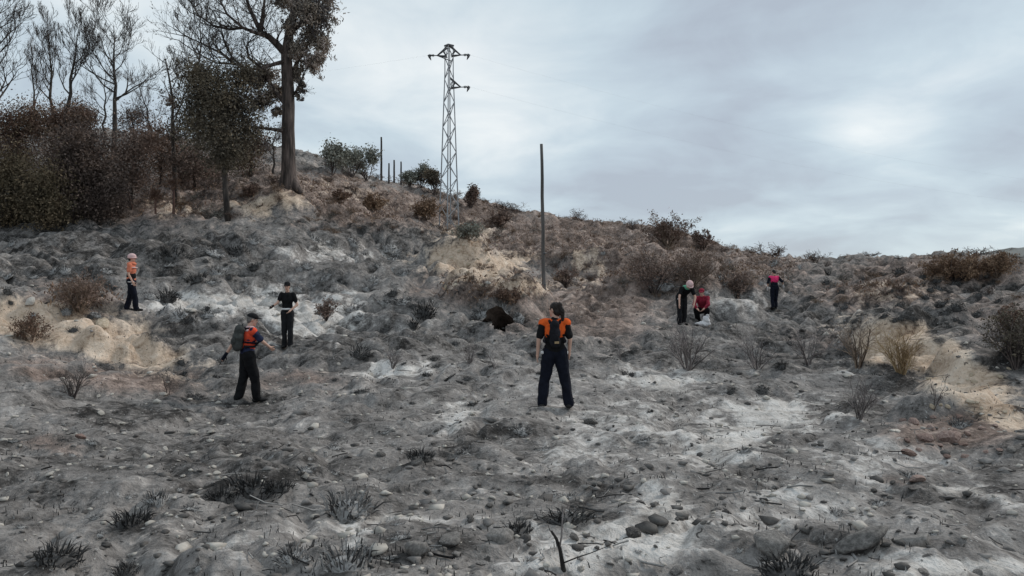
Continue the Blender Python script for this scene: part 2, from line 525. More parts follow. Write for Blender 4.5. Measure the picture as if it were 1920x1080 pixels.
def smooth_height(x, y):
    x = np.atleast_1d(np.asarray(x, float)); y = np.atleast_1d(np.asarray(y, float))
    R_ = np.maximum(np.hypot(x, y), 0.3)
    th = np.arctan2(x, y)
    back = sstep(math.radians(58), math.radians(110), np.abs(th))
    tc = np.clip(th, -math.radians(57), math.radians(57))
    lr = np.log(np.clip(R_, 2.6, 420))
    out = np.empty_like(R_)
    for i in range(0, len(R_), 20000):
        s = slice(i, i + 20000)
        out[s] = _phi(tc[s], lr[s]) @ _w[:_n] + _w[_n] + _w[_n + 1] * tc[s] * KT + _w[_n + 2] * lr[s] * KR
    z = out * np.clip(R_, 2.6, 420)
    near = sstep(5.0, 2.8, R_)
    z = z * (1 - near) + (-1.65) * near
    z = z * (1 - back) + (-1.65 - 0.02 * R_) * back
    return z + CZ


def relief(x, y):
    """hummocks, ruts and clods of the burnt slope"""
    R_ = np.hypot(x, y)
    wx = x + 0.5 * noise2(x * .7, y * .7, 91); wy = y + 0.5 * noise2(x * .7 + 40, y * .7, 92)
    far = sstep(8, 40, R_)
    z = 0.21 * (0.62 + far) * noise2(wx / 3.4, wy / 3.4, 1) + (0.10 + .05 * far) * noise2(wx / 1.5, wy / 1.5, 2)
    b1 = np.abs(noise2(wx / .85, wy / .85, 3)); b2 = np.abs(noise2(wx / .42, wy / .42, 4)); b3 = np.abs(noise2(wx / .19 + 7, wy / .19, 5))
    z += (0.18 + .20 * far) * (b1 - .3) + (0.075 + .05 * far) * (b2 - .3) + 0.034 * (b3 - .3) * (1 - sstep(14, 26, R_))
    z += 0.013 * noise2(x / .085, y / .085, 6) * (1 - sstep(7, 12, R_))
    return z * sstep(1.5, 3.2, R_)


def terraces(x, y):
    """long low ledges and trodden steps across the hillside"""
    R_ = np.hypot(x, y)
    a = x / 3.2 + .6 * noise2(x / 4, y / 4, 55); b = y / 1.25 + .8 * noise2(x / 3, y / 3, 56)
    t = np.abs(noise2(a, b, 57))
    return (sstep(.02, .38, t) - .6) * .40 * sstep(13, 24, R_) * (1 - .4 * sstep(60, 90, R_))


BANKS = [   # broken earth banks: (pixel x, depth, half width, half length, height)
    (1680, 18.6, 1.5, .9, .55), (1765, 16.4, 1.1, 1.1, .50), (1840, 14.4, 1.0, .9, .40), (100, 21.5, 2.6, 1.2, .45), (215, 19.5, 1.6, .9, .35),
    (930, 27.4, 1.9, 1.7, .95), (870, 35.5, 2.2, 2.2, .9), (960, 38, 2.4, 1.6, .7), (1230, 36, 3.2, 2.0, .9), (1380, 37, 2.5, 2.0, .8), (1340, 29.5, 2.0, 1.3, .6),
    (1650, 31, 3.0, 1.6, .6), (1800, 33, 3.0, 1.8, .6), (545, 40.5, 2.2, 1.4, .5), (330, 31, 3.0, 1.4, .6), (620, 30, 3.0, 1.4, .5), (480, 33, 2.5, 1.2, .5), (1790, 10.6, .9, .6, .22), (1130, 46, 4, 2, .9), (720, 41, 3, 2, .7)]


def banks(x, y):
    z = np.zeros_like(x)
    wx = x + .45 * noise2(x / .9, y / .9, 61); wy = y + .45 * noise2(x / .9 + 9, y / .9, 62)
    for px, D, a, b, h in BANKS:
        g = np.exp(-((wx - (px - 960) / F * D) / a) ** 2 - ((wy - D) / b) ** 2)
        z += h * sstep(.22, .72, g)
    return z


def height(x, y):
    x, y = np.broadcast_arrays(np.atleast_1d(np.asarray(x, float)), np.atleast_1d(np.asarray(y, float)))
    return smooth_height(x, y) + relief(x, y) + terraces(x, y) + banks(x, y)


_DS = np.exp(np.linspace(math.log(3.0), math.log(130), 760))


def hit(px, py, dmin=3.0):
    """where the sight line through a photograph pixel first meets the ground; None over the skyline"""
    X = (px - 960) / F * _DS
    z = CZ + (540 - py) / F * _DS
    d = z - height(X, _DS)
    k = np.where((d < 0) & (_DS >= dmin))[0]
    if len(k) == 0 or k[0] == 0: return None
    k = k[0]
    t = d[k - 1] / (d[k - 1] - d[k] + 1e-12)
    D = _DS[k - 1] + (_DS[k] - _DS[k - 1]) * t
    return Vector(((px - 960) / F * D, D, CZ + (540 - py) / F * D))


def crest(px, dlo=35, dhi=95):
    """the skyline point of the ground in one photograph column"""
    Ds = np.linspace(dlo, dhi, 240)
    X = (px - 960) / F * Ds
    h = height(X, Ds)
    e = (h - CZ) / Ds
    k = int(np.argmax(e))
    return Vector((X[k], Ds[k], h[k])), 540 - e[k] * F


def normal(x, y, e=.25):
    h = height([x - e, x + e, x, x], [y, y, y - e, y + e])
    return Vector((h[0] - h[1], h[2] - h[3], 2 * e)).normalized()


def on_ground(x, y, sink=0.0):
    return Vector((x, y, float(height(x, y)[0]) - sink))


fine = np.radians(np.arange(-37, 37.001, 0.14))
outer = np.radians(np.concatenate([np.arange(38, 60, 1.0), np.arange(60, 180, 5.0)]))
TH = np.concatenate([-outer[::-1], fine, outer, [math.pi]])
RR = np.exp(np.concatenate([np.arange(math.log(1.0), math.log(14), 0.0092), np.arange(math.log(14), math.log(80), 0.0062), np.arange(math.log(80), math.log(620), 0.02)]))
nT, nR = len(TH), len(RR)
TT, R2 = np.meshgrid(TH, RR)
gx, gy = (R2 * np.sin(TT)).ravel(), (R2 * np.cos(TT)).ravel()
gz = height(gx, gy)
idx = np.arange(nT * nR).reshape(nR, nT)
a, b_, c, d_ = idx[:-1], idx[1:], np.roll(idx, -1, 1)[1:], np.roll(idx, -1, 1)[:-1]
gf = np.stack([a.ravel(), d_.ravel(), c.ravel(), b_.ravel()], 1)

# the burrow: faces inside its mouth are left out, a tunnel is built behind them
fy = gy[gf].mean(1); fx_ = gx[gf].mean(1); fz = gz[gf].mean(1)
ok = fy > 0.5
fpx = np.where(ok, 960 + F * fx_ / np.maximum(fy, .1), -1e4)
fpy = np.where(ok, 540 - F * (fz - CZ) / np.maximum(fy, .1), -1e4)
HOLE_PX, HOLE_PY = 936, 607
hx, hy = (fpx - HOLE_PX) / 15.0, (fpy - HOLE_PY - 0.25 * (fpx - HOLE_PX)) / 12.5
in_hole = (hx * hx + hy * hy < 1.0) & (fy > 17) & (fy < 32)
gf = gf[~in_hole]

# zone weights per vertex: where ash, bare tan earth, brown earth and soot lie
vpx = np.where(gy > .5, 960 + F * gx / np.maximum(gy, .1), 960 + np.sign(gx) * 3000)
vpy = np.where(gy > .5, 540 - F * (gz - CZ) / np.maximum(gy, .1), 2500)
w1 = fbm(gx / 1.3, gy / 1.3, 4, 31); w2 = fbm(gx / 1.3 + 50, gy / 1.3, 4, 47)
lim = np.clip(1 - np.abs(vpy - 700) / 4000, 0, 1)
qx, qy = vpx + 42 * w1, vpy + 17 * w2


def zone(blobs):
    s = np.zeros_like(vpx)
    for bl in blobs:
        px, py, rx, ry = bl[:4]
        ang = math.radians(bl[4]) if len(bl) > 4 else 0
        amp = bl[5] if len(bl) > 5 else 1.0
        dx, dy = qx - px, qy - py
        u = (dx * math.cos(ang) + dy * math.sin(ang)) / rx
        v = (-dx * math.sin(ang) + dy * math.cos(ang)) / ry
        s = np.maximum(s, amp * np.exp(-(u * u + v * v) * .8))
    return s


ASH = zone([(440, 568, 130, 19, 0, 1.15), (580, 590, 75, 34, 0, 1.2), (610, 470, 80, 14, 0, .6), (650, 560, 60, 12, 0, .5), (735, 695, 95, 10, -6), (1235, 716, 80, 20), (1460, 772, 95, 24, 5), (1390, 815, 95, 26, -25),
            (1340, 855, 80, 22, 0, .8), (1240, 955, 60, 45, 0, .9), (1170, 1010, 150, 45, 0, .9), (1080, 1050, 120, 30, 0, .8), (870, 780, 45, 30, -30, .85), (660, 1005, 28, 36, 0, .8), (750, 972, 55, 9),
            (1810, 922, 70, 9, 8), (1820, 1062, 190, 16), (1195, 585, 85, 20, 0, .7), (1390, 560, 45, 20, 0, .6), (1575, 702, 45, 9), (1480, 960, 130, 60, 0, .4), (1600, 880, 120, 40, 15, .4),
            (1250, 800, 200, 70, 0, .42), (470, 1010, 90, 40, 0, .25), (1120, 840, 140, 60, 0, .38), (700, 480, 60, 10, 0, .5), (1700, 850, 120, 20, 20, .5), (1120, 780, 80, 20, 0, .5), (300, 695, 60, 8, 10, .5)])
TAN = zone([(90, 607, 150, 34, 8, 1.1), (205, 640, 130, 32, 18, 1.15), (310, 690, 60, 8, 5, .7), (20, 600, 60, 30, 0, .8), (1690, 652, 90, 34, 20, 1.15), (1790, 700, 115, 40, 30, 1.15), (1855, 752, 70, 30, 30, 1.1), (855, 478, 50, 30, -15), (915, 496, 75, 18, -8, .9), (965, 532, 60, 14, 8, .7),
            (505, 380, 60, 16, -12, .8), (320, 388, 45, 14, 0, .6), (880, 430, 60, 14, 0, .5), (1105, 500, 14, 60, 5, .5), (640, 350, 60, 7, 12, .4), (1680, 548, 90, 22, 0, .35), (560, 390, 60, 8, 10, .45), (700, 372, 60, 8, 14, .4)])
BROWN = zone([(700, 385, 140, 34), (600, 350, 90, 24), (880, 400, 120, 30), (1060, 445, 170, 45), (1240, 490, 170, 60), (1400, 500, 120, 35, 0, .8), (920, 540, 110, 34), (1130, 575, 130, 60, 0, .85), (1010, 590, 90, 30, 0, .6), (560, 715, 110, 22, -5, .55), (1790, 812, 95, 32), (1650, 548, 140, 28, 0, .8), (1780, 505, 200, 26, 0, .8),
              (140, 565, 100, 26, 0, .8), (250, 715, 130, 22, 5, .8), (70, 690, 80, 26, 0, .8), (1900, 600, 90, 50, 0, .6), (300, 380, 160, 40, 0, .8), (600, 720, 90, 26, 0, .35), (100, 830, 60, 20, 0, .5), (1550, 640, 90, 26, 0, .4), (440, 340, 150, 40, 0, .8), (1690, 900, 40, 14, 0, .5)])
SOOT = zone([(300, 470, 340, 45, 3, .55), (560, 620, 260, 60, 0, .45), (250, 900, 420, 130, -5, .34), (1600, 640, 330, 70, 4, .5), (1650, 540, 300, 50, 0, .5), (700, 640, 220, 60, 0, .4), (1250, 640, 200, 40, 0, .35), (700, 880, 260, 60, 0, .3), (1780, 980, 200, 60, 0, .25), (250, 770, 260, 40, 0, .4), (750, 440, 180, 30, 5, .45), (1480, 900, 120, 30, 0, .3), (800, 1010, 200, 40, 0, .35), (465, 915, 85, 20, -4), (247, 978, 45, 18), (100, 1050, 55, 26), (90, 500, 160, 40, 0, .45), (380, 480, 190, 34, 0, .4), (480, 640, 120, 22, 0, .4), (1060, 905, 110, 20, 5, .5), (1080, 968, 70, 18, 5, .7), (700, 1030, 90, 30, 0, .45), (850, 900, 140, 20, 0, .3),
             (1600, 760, 90, 40, 0, .6), (1890, 850, 60, 50, 0, .6), (1880, 660, 60, 40, 0, .6), (1500, 650, 120, 26, 0, .4), (250, 830, 200, 30, 0, .25), (1720, 590, 130, 22, 0, .5), (1700, 530, 160, 20, 0, .4), (180, 770, 160, 24, 0, .35), (930, 610, 60, 26, 0, .5), (760, 590, 60, 26, 0, .35), (90, 400, 200, 60, 0, .8), (330, 350, 160, 60, 0, .5)])

M['ground'], nt, bs = material('burnt_ground')
N, L = nt.nodes, nt.links


def nn(t, **kw):
    n = N.new(t)
    for k, v in kw.items(): setattr(n, k, v)
    return n


def att(name):
    n = nn('ShaderNodeAttribute', attribute_name=name)
    return n.outputs['Fac']


def mth(op, a, b=None, clamp=False):
    n = nn('ShaderNodeMath', operation=op)
    n.use_clamp = clamp
    for i, v in enumerate((a, b)):
        if v is None: continue
        if isinstance(v, (int, float)): n.inputs[i].default_value = v
        else: L.new(v, n.inputs[i])
    return n.outputs[0]


g_tc = nn('ShaderNodeTexCoord')


def gnoise(scale, detail=5, rough=.6, dist=0.0, kind='noise'):
    if kind == 'noise':
        n = nn('ShaderNodeTexNoise')
        n.inputs['Distortion'].default_value = dist
        n.inputs['Detail'].default_value = detail; n.inputs['Roughness'].default_value = rough
        out = n.outputs['Fac']
    else:
        n = nn('ShaderNodeTexVoronoi')
        out = n.outputs['Distance']
    n.inputs['Scale'].default_value = scale
    L.new(g_tc.outputs['Object'], n.inputs['Vector'])
    return out


def ramp(fac, stops):
    r = nn('ShaderNodeValToRGB')
    e = r.color_ramp.elements
    e[0].position, e[0].color = stops[0][0], tuple(stops[0][1]) + (1,)
    e[1].position, e[1].color = stops[-1][0], tuple(stops[-1][1]) + (1,)
    for p, c in stops[1:-1]:
        q = e.new(p); q.color = tuple(c) + (1,)
    L.new(fac, r.inputs['Fac'])
    return r.outputs['Color']


def gmix(f, a, b, blend='MIX'):
    n = nn('ShaderNodeMix', data_type='RGBA', blend_type=blend)
    for s, v in ((n.inputs['Factor'], f), (n.inputs['A'], a), (n.inputs['B'], b)):
        if isinstance(v, (int, float)): s.default_value = v
        elif isinstance(v, tuple): s.default_value = v + (1,)
        else: L.new(v, s)
    return n.outputs['Result']


nA = gnoise(0.55, 6, .6, .6)      # patches of a metre or two
nB = gnoise(2.3, 7, .62, .5)      # hand-wide mottling
nC = gnoise(9.0, 6, .65, .3)      # crumbs
nD = gnoise(34.0, 4, .6)          # grains
mixv = mth('ADD', mth('ADD', mth('MULTIPLY', nA, .30), mth('MULTIPLY', nB, .34)), mth('ADD', mth('MULTIPLY', nC, .24), mth('MULTIPLY', nD, .12)))
mixv = mth('ADD', mth('MULTIPLY', mth('SUBTRACT', mixv, .5), 3.7), .5)
v_ash = mth('ADD', mth('MULTIPLY', att('ash'), .30), mth('MULTIPLY', att('soot'), -.50))
tonev = mth('ADD', mixv, mth('SUBTRACT', v_ash, .03))
base = ramp(tonev, [(0.0, (.030, .0275, .0258)), (.15, (.077, .071, .067)), (.36, (.187, .173, .163)), (.58, (.298, .277, .261)), (.80, (.455, .427, .403)), (1.0, (.63, .60, .57))])
tanv = ramp(mixv, [(0.05, (.19, .125, .085)), (.25, (.44, .325, .235)), (.55, (.66, .52, .40)), (.95, (.80, .68, .56))])
brv = ramp(mixv, [(0.02, (.032, .022, .018)), (.22, (.090, .066, .056)), (.48, (.195, .146, .122)), (.75, (.37, .287, .247)), (1.0, (.56, .46, .405))])
brk = mth('MULTIPLY', mth('SUBTRACT', mth('ADD', mth('MULTIPLY', nB, .6), mth('MULTIPLY', nC, .4)), .5), 1.7)
f_br = mth('MULTIPLY', mth('SUBTRACT', mth('ADD', att('brown'), brk), .20), 2.3, True)
f_tn = mth('MULTIPLY', mth('SUBTRACT', mth('ADD', att('tan'), brk), .20), 2.6, True)
ashv = ramp(mixv, [(0.0, (.27, .247, .226)), (.35, (.49, .455, .42)), (.65, (.68, .65, .615)), (1.0, (.82, .79, .755))])
f_as = mth('MULTIPLY', mth('SUBTRACT', mth('ADD', att('ash'), mth('MULTIPLY', brk, 1.5)), .29), 2.5, True)
colr = gmix(mth('MULTIPLY', f_as, .85), base, ashv)
colr = gmix(mth('MULTIPLY', f_br, .90), colr, brv)
colr = gmix(mth('MULTIPLY', f_tn, .92), colr, tanv)
# black flecks of charcoal and white chips of ash
flk = gnoise(16.0, 3, .5, .8)
colr = gmix(mth('MULTIPLY', mth('MULTIPLY', mth('SUBTRACT', flk, .63), 14.0, True), .8), colr, (.022, .021, .021))
chp = gnoise(21.0, 3, .5, .6)
colr = gmix(mth('MULTIPLY', mth('MULTIPLY', mth('SUBTRACT', chp, .66), 14.0, True), .75), colr, (.50, .49, .475))
L.new(colr, bs.inputs['Base Color'])
bs.inputs['Roughness'].default_value = .95
bs.inputs['Specular IOR Level'].default_value = .1
# black blotches where grass burnt down to its roots
blo = gnoise(1.15, 5, .62, 1.2)
colr = gmix(mth('MULTIPLY', mth('MULTIPLY', mth('SUBTRACT', blo, .585), 9.0, True), .62), colr, (.036, .034, .033))
blo2 = gnoise(3.9, 4, .6, .9)
colr = gmix(mth('MULTIPLY', mth('MULTIPLY', mth('SUBTRACT', blo2, .575), 8.0, True), .55), colr, (.034, .032, .031))
flk2 = gnoise(6.0, 4, .6, 1.0)
colr = gmix(mth('MULTIPLY', mth('MULTIPLY', mth('SUBTRACT', flk2, .60), 11.0, True), .62), colr, (.030, .028, .027))
chp2 = gnoise(7.3, 4, .6, .8)
colr = gmix(mth('MULTIPLY', mth('MULTIPLY', mth('SUBTRACT', chp2, .615), 11.0, True), .5), colr, (.52, .50, .475))
hgt = mth('ADD', mth('ADD', mth('MULTIPLY', nB, .8), mth('MULTIPLY', nC, .34)), mth('MULTIPLY', nD, .10))
bmp = nn('ShaderNodeBump')
bmp.inputs['Strength'].default_value = .85
bmp.inputs['Distance'].default_value = .16
L.new(hgt, bmp.inputs['Height'])
L.new(bmp.outputs[0], bs.inputs['Normal'])

verts = np.stack([gx, gy, gz], 1)
cen = len(verts)
verts = np.vstack([verts, [[0, 0, 0.0]]])
me = np_mesh('ground', verts, gf, M['ground'], smooth=True)
for nm, arr in (('ash', ASH), ('tan', TAN), ('brown', BROWN), ('soot', SOOT)):
    at_ = me.attributes.new(nm, 'FLOAT', 'POINT')
    at_.data.foreach_set('value', np.append(arr, 0).astype(np.float32))
bm = bmesh.new()
bm.from_mesh(me)
bm.verts.ensure_lookup_table()
for k in range(nT):
    f = bm.faces.new((bm.verts[cen], bm.verts[(k + 1) % nT], bm.verts[k]))
    f.smooth = True
bm.to_mesh(me)
bm.free()
ground = tag(link('ground', me), kind='structure')

# burrow: a sooty tunnel that runs back into the bank
hp = hit(HOLE_PX, HOLE_PY + 14)
hp = hp or at(HOLE_PX, HOLE_PY, 22.5)
bv, bf = [], []
NS, NK = 22, 8
for i in range(NS):
    t = i / NS * 2 * math.pi
    rag = 1 + .16 * math.sin(3 * t + .6) + .08 * math.sin(7 * t)
    ppx, ppy = HOLE_PX + 33 * rag * math.cos(t), HOLE_PY + 26 * rag * math.sin(t) + .25 * 24 * math.cos(t)
    q = hit(ppx, ppy, 14)
    if q is None or abs(q.y - hp.y) > .9: q = at(ppx, ppy, hp.y + .3)
    for k in range(NK):
        s = k / (NK - 1)
        c0 = hp + Vector((.15, .5, .05))
        pt = Vector((q.x, q.y + .40, q.z + .02)) * (1 - s) + (c0 + (q - c0) * .85) * s
        pt += Vector((.2 * s, 1.1 * s, -.35 * s * s))
        pt = pt + (hp + Vector((.2 * s, 1.7 * s, -.4 * s)) - pt) * (.30 * s)
        bv.append(pt)
for i in range(NS):
    for k in range(NK - 1):
        j = (i + 1) % NS
        bf.append((i * NK + k, i * NK + k + 1, j * NK + k + 1, j * NK + k))
bf.append(tuple(i * NK + NK - 1 for i in range(NS)))
bme = bpy.data.meshes.new('burrow')
bme.from_pydata([tuple(v) for v in bv], [], bf)
bme.materials.append(M['burrow'])
bme.update()
tag(link('burrow', bme), 'black burrow opening in the brown bank behind the central person', 'burrow')

# the far hillside past the ridge on the right
xs = np.linspace(60, 420, 140); ys = np.linspace(230, 420, 60)
XX, YY = np.meshgrid(xs, ys)
ridge = 15.0 + np.clip((XX - 178) * .15, -30, 14) + 1.2 * fbm(XX / 40, XX * 0 + 3, 4, 71)
prof = np.exp(-((YY - 300) / 60.0) ** 2)
ZZ = -12 + (ridge + 12) * prof + 1.2 * fbm(XX / 12, YY / 12, 3, 72) * prof
hv = np.stack([XX.ravel(), YY.ravel(), ZZ.ravel()], 1)
ii = np.arange(60 * 140).reshape(60, 140)
hf = np.stack([ii[:-1, :-1].ravel(), ii[:-1, 1:].ravel(), ii[1:, 1:].ravel(), ii[1:, :-1].ravel()], 1)
tag(link('far_hill', np_mesh('far_hill', hv, hf, M['hill'], True)), kind='structure')

# ------------------------------------------------------------------ power pylon and poles
def pylon():
    base = hit(842, 428, 40)
    D = base.y
    s = D / F                                  # metres per photograph pixel there
    H = (428 - 86) * s + .3
    root = empty('power_pylon', (base.x, base.y, base.z - .3), math.radians(40))
    tag(root, 'grey steel lattice power pylon with short crossarms on the ridge', 'pylon')
    hb, ht = 36 * s / 2 * .74, 15 * s / 2 * .74      # half side at foot and head
    def half(z): return hb + (ht - hb) * min(z / (H * .86), 1.0)
    cs = [(-1, -1), (1, -1), (1, 1), (-1, 1)]
    for cx, cy in cs:
        mb = MB()
        zs = [0, H * .86, H]
        mb.tube([(cx * half(z), cy * half(z), z) for z in zs], [.068, .050, .042], 4)
        mb.build('leg', M['steel'], root, smooth=False)
    # lacing: one diagonal per panel and face, turning back and forth
    n = 15
    zz = [H * (1 - (1 - i / n) ** 1.12) * .985 for i in range(n + 1)]
    for f in range(4):
        (ax, ay), (bx, by) = cs[f], cs[(f + 1) % 4]
        for i in range(n):
            z0, z1 = zz[i], zz[i + 1]
            h0, h1 = half(z0), half(z1)
            if (i + f) % 2: p, q = (ax * h0, ay * h0, z0), (bx * h1, by * h1, z1)
            else: p, q = (bx * h0, by * h0, z0), (ax * h1, ay * h1, z1)
            mb = MB(); mb.bar(p, q, .042)
            mb.build('brace', M['steel'], root, smooth=False)
    mb = MB()
    mb.box((0, 0, H + .02), (ht * 2 + .1, ht * 2 + .1, .08))
    mb.build('cap', M['steel_dark'], root, smooth=False)
    R = Matrix.Rotation(-math.radians(40), 3, 'Z')   # arms lie across the view
    ends = []
    for z, sx in (((428 - 105) * s + .3, -1), ((428 - 104) * s + .3, 1), ((428 - 164) * s + .3, 1)):
        tip = Vector((sx * 22 * s, -.1, z))
        mb = MB()
        for yy in (-ht, ht):
            mb.bar(R @ Vector((sx * ht * .7, yy, z - .05)), R @ tip, .075)
            mb.bar(R @ Vector((sx * ht * .5, yy, z + 17 * s)), R @ tip, .085)
            mb.bar(R @ Vector((sx * ht * .7, yy, z - .05)), R @ Vector((sx * 11 * s, yy * .5, z + 8 * s)), .05)
        mb.bar(R @ Vector((-sx * ht, 0, z - 10 * s)), R @ tip, .06) if z > H * .9 and sx < 0 else None
        mb.build('crossarm', M['steel_dark'], root, smooth=False)
        mb = MB()
        pts, rad = [], []
        L_ = 16 * s
        for i in range(13):
            pts.append(R @ (tip + Vector((sx * L_ * i / 12, 0, .02 * i / 12))))
            rad.append(.115 if (i % 2 and 3 < i) else .035)
        mb.tube(pts, rad, 8)
        mb.build('insulator', M['insulator'], root)
        mb = MB()
        e = tip + Vector((sx * L_, 0, .02))
        mb.tube([R @ (e + Vector((0, 0, .03))), R @ (e + Vector((-sx * .08, 0, -.16))), R @ (e + Vector((-sx * .18, .05, -.36)))], [.10, .085, .02], 6)
        mb.build('jumper_loop', M['steel_dark'], root)
        ends.append((root.location + e, sx))
    for k, (e, sx) in enumerate(ends):
        mb = MB()
        far_ = e + Vector((sx * 90, 38 if sx > 0 else 30, 4 if sx < 0 else -6))
        pts = [e + (far_ - e) * t - Vector((0, 0, 2.4 * 4 * t * (1 - t))) for t in np.linspace(0, 1, 24)]
        mb.tube(pts, [.002] * 24, 4)
        tag(mb.build('power_line', M['steel_dark']), ['thin power line leaving the upper left crossarm of the pylon', 'thin power line leaving the upper right crossarm of the pylon', 'thin power line leaving the lower crossarm of the pylon'][k], 'cable')


pylon()


def pole(px, ytop, ybase, wpx, mat, label, lean=0.0, depth=None, group=None, step=False, cat='pole'):
    base = hit(px, ybase, 30) or crest(px)[0]
    s = base.y / F
    H = (540 - ytop) * s + CZ - base.z
    r = wpx * s / 2
    mb = MB()
    n = 9
    pts = [(lean * H * (i / n) + .012 * math.sin(i * 1.9) * (H / 8), 0, -0.35 + (H + .35) * i / n) for i in range(n + 1)]
    mb.tube(pts, [r * (1.12 - .32 * i / n) for i in range(n + 1)], 9)
    root = empty('wooden_pole' if cat == 'pole' else 'burnt_trunk', base)
    tag(root, label, cat, group)
    mb.build('shaft', mat, root)
    if step:
        mb = MB()
        for z in (.3, 1.6):
            mb.tube([(0, 0, z), (0, 0, z + .05)], [r * 1.22, r * 1.22], 9)
        mb.build('band', M['steel_dark'], root)
    return root


pole(1020, 270, 548, 7.0, M['pole'], 'tall weathered wooden pole standing right of the pylon', lean=-.016, step=True)
pole(715, 257, 338, 4.0, M['pole_dark'], 'tallest of the four thin burnt posts on the ridge left of the pylon', lean=.0)
pole(729, 306, 342, 3.4, M['pole_dark'], 'shortest thin burnt post on the ridge right beside the tallest post', lean=.01)
pole(739, 300, 342, 3.6, M['pole_dark'], 'third thin burnt post from the left on the ridge, second nearest to the pylon', lean=.0)
pole(752, 303, 344, 3.4, M['pole_dark'], 'thin burnt post on the ridge nearest to the pylon', lean=.0)

# ------------------------------------------------------------------ vegetation builders
def branch(mb, p, d, L_, r, lvl, rng, up=.25, wig=.25, kids=4, sides=4, ratio=.62, spread=.7, segs=4, tips=None, minr=.004):
    pts, rad = [p.copy()], [r]
    q, dd = p.copy(), d.normalized()
    for i in range(segs):
        dd = (dd + Vector((rng.normal(), rng.normal(), rng.normal())) * wig * .5 + Vector((0, 0, up * .5))).normalized()
        q = q + dd * (L_ / segs)
        pts.append(q.copy()); rad.append(max(r * (1 - .75 * (i + 1) / segs), minr))
    mb.tube(pts, rad, sides if lvl > 0 else 3, cap=False)
    if tips is not None and lvl <= 1: tips.extend(pts[1:])
    if lvl > 0:
        for k in range(kids):
            t = .22 + .78 * (k + rng.random()) / kids
            i = min(int(t * segs), segs - 1)
            o = pts[i] + (pts[i + 1] - pts[i]) * (t * segs - i)
            dk = (pts[i + 1] - pts[i]).normalized()
            side = Vector((rng.normal(), rng.normal(), rng.normal() * .6))
            side = (side - dk * side.dot(dk))
            if side.length < 1e-3: continue
            side.normalize()
            branch(mb, o, dk * (1 - spread * .5) + side * spread, L_ * ratio * (.7 + .6 * rng.random()) * (1.1 - .5 * t), max(r * .55 * (1.1 - .6 * t), minr), lvl - 1, rng, up, wig, kids, sides, ratio, spread, segs, tips, minr)


def leaf_mesh(name, cent, size, mat, rng, droop=0.0, aspect=2.2, per=1):
    """small bent leaf shapes, two triangles each, at the given centres"""
    cent = np.repeat(np.asarray(cent, float), per, 0)
    n = len(cent)
    if per > 1: cent = cent + rng.normal(size=(n, 3)) * size * .8
    a = rng.normal(size=(n, 3)); a[:, 2] -= droop
    a /= np.linalg.norm(a, axis=1)[:, None]
    b = np.cross(a, rng.normal(size=(n, 3)))
    b /= np.maximum(np.linalg.norm(b, axis=1), 1e-6)[:, None]
    c = np.cross(a, b)
    s = size * (.55 + .9 * rng.random(n))[:, None]
    p0 = cent - a * s * .5
    p1 = cent + b * s * .5 / aspect + c * s * .1
    p2 = cent + a * s * .5
    p3 = cent - b * s * .5 / aspect + c * s * .1
    v = np.stack([p0, p1, p2, p3], 1).reshape(-1, 3)
    f = np.arange(n * 4).reshape(n, 4)
    return np_mesh(name, v, f, mat)


def clumps(rng, blobs, n, clump=26, tight=.16):
    """leaf centres gathered into ragged clumps filling several ellipsoids (x,y,z,rx,ry,rz,weight)"""
    bl = np.array([b[:6] for b in blobs], float)
    w = np.array([b[6] if len(b) > 6 else b[3] * b[4] * b[5] for b in blobs], float); w /= w.sum()
    nc = max(n // clump, 1)
    k = rng.choice(len(bl), nc, p=w)
    d = rng.normal(size=(nc, 3)); d /= np.linalg.norm(d, axis=1)[:, None]
    rr = np.abs(rng.normal(size=nc)) * .42 + .38 * rng.random(nc)
    cc = bl[k, :3] + d * rr[:, None] * bl[k, 3:6]
    sz = (.6 + .9 * rng.random(nc)) * tight
    pts = np.repeat(cc, clump, 0) + rng.normal(size=(nc * clump, 3)) * np.repeat(sz * bl[k, 3:6].mean(1), clump)[:, None]
    return pts


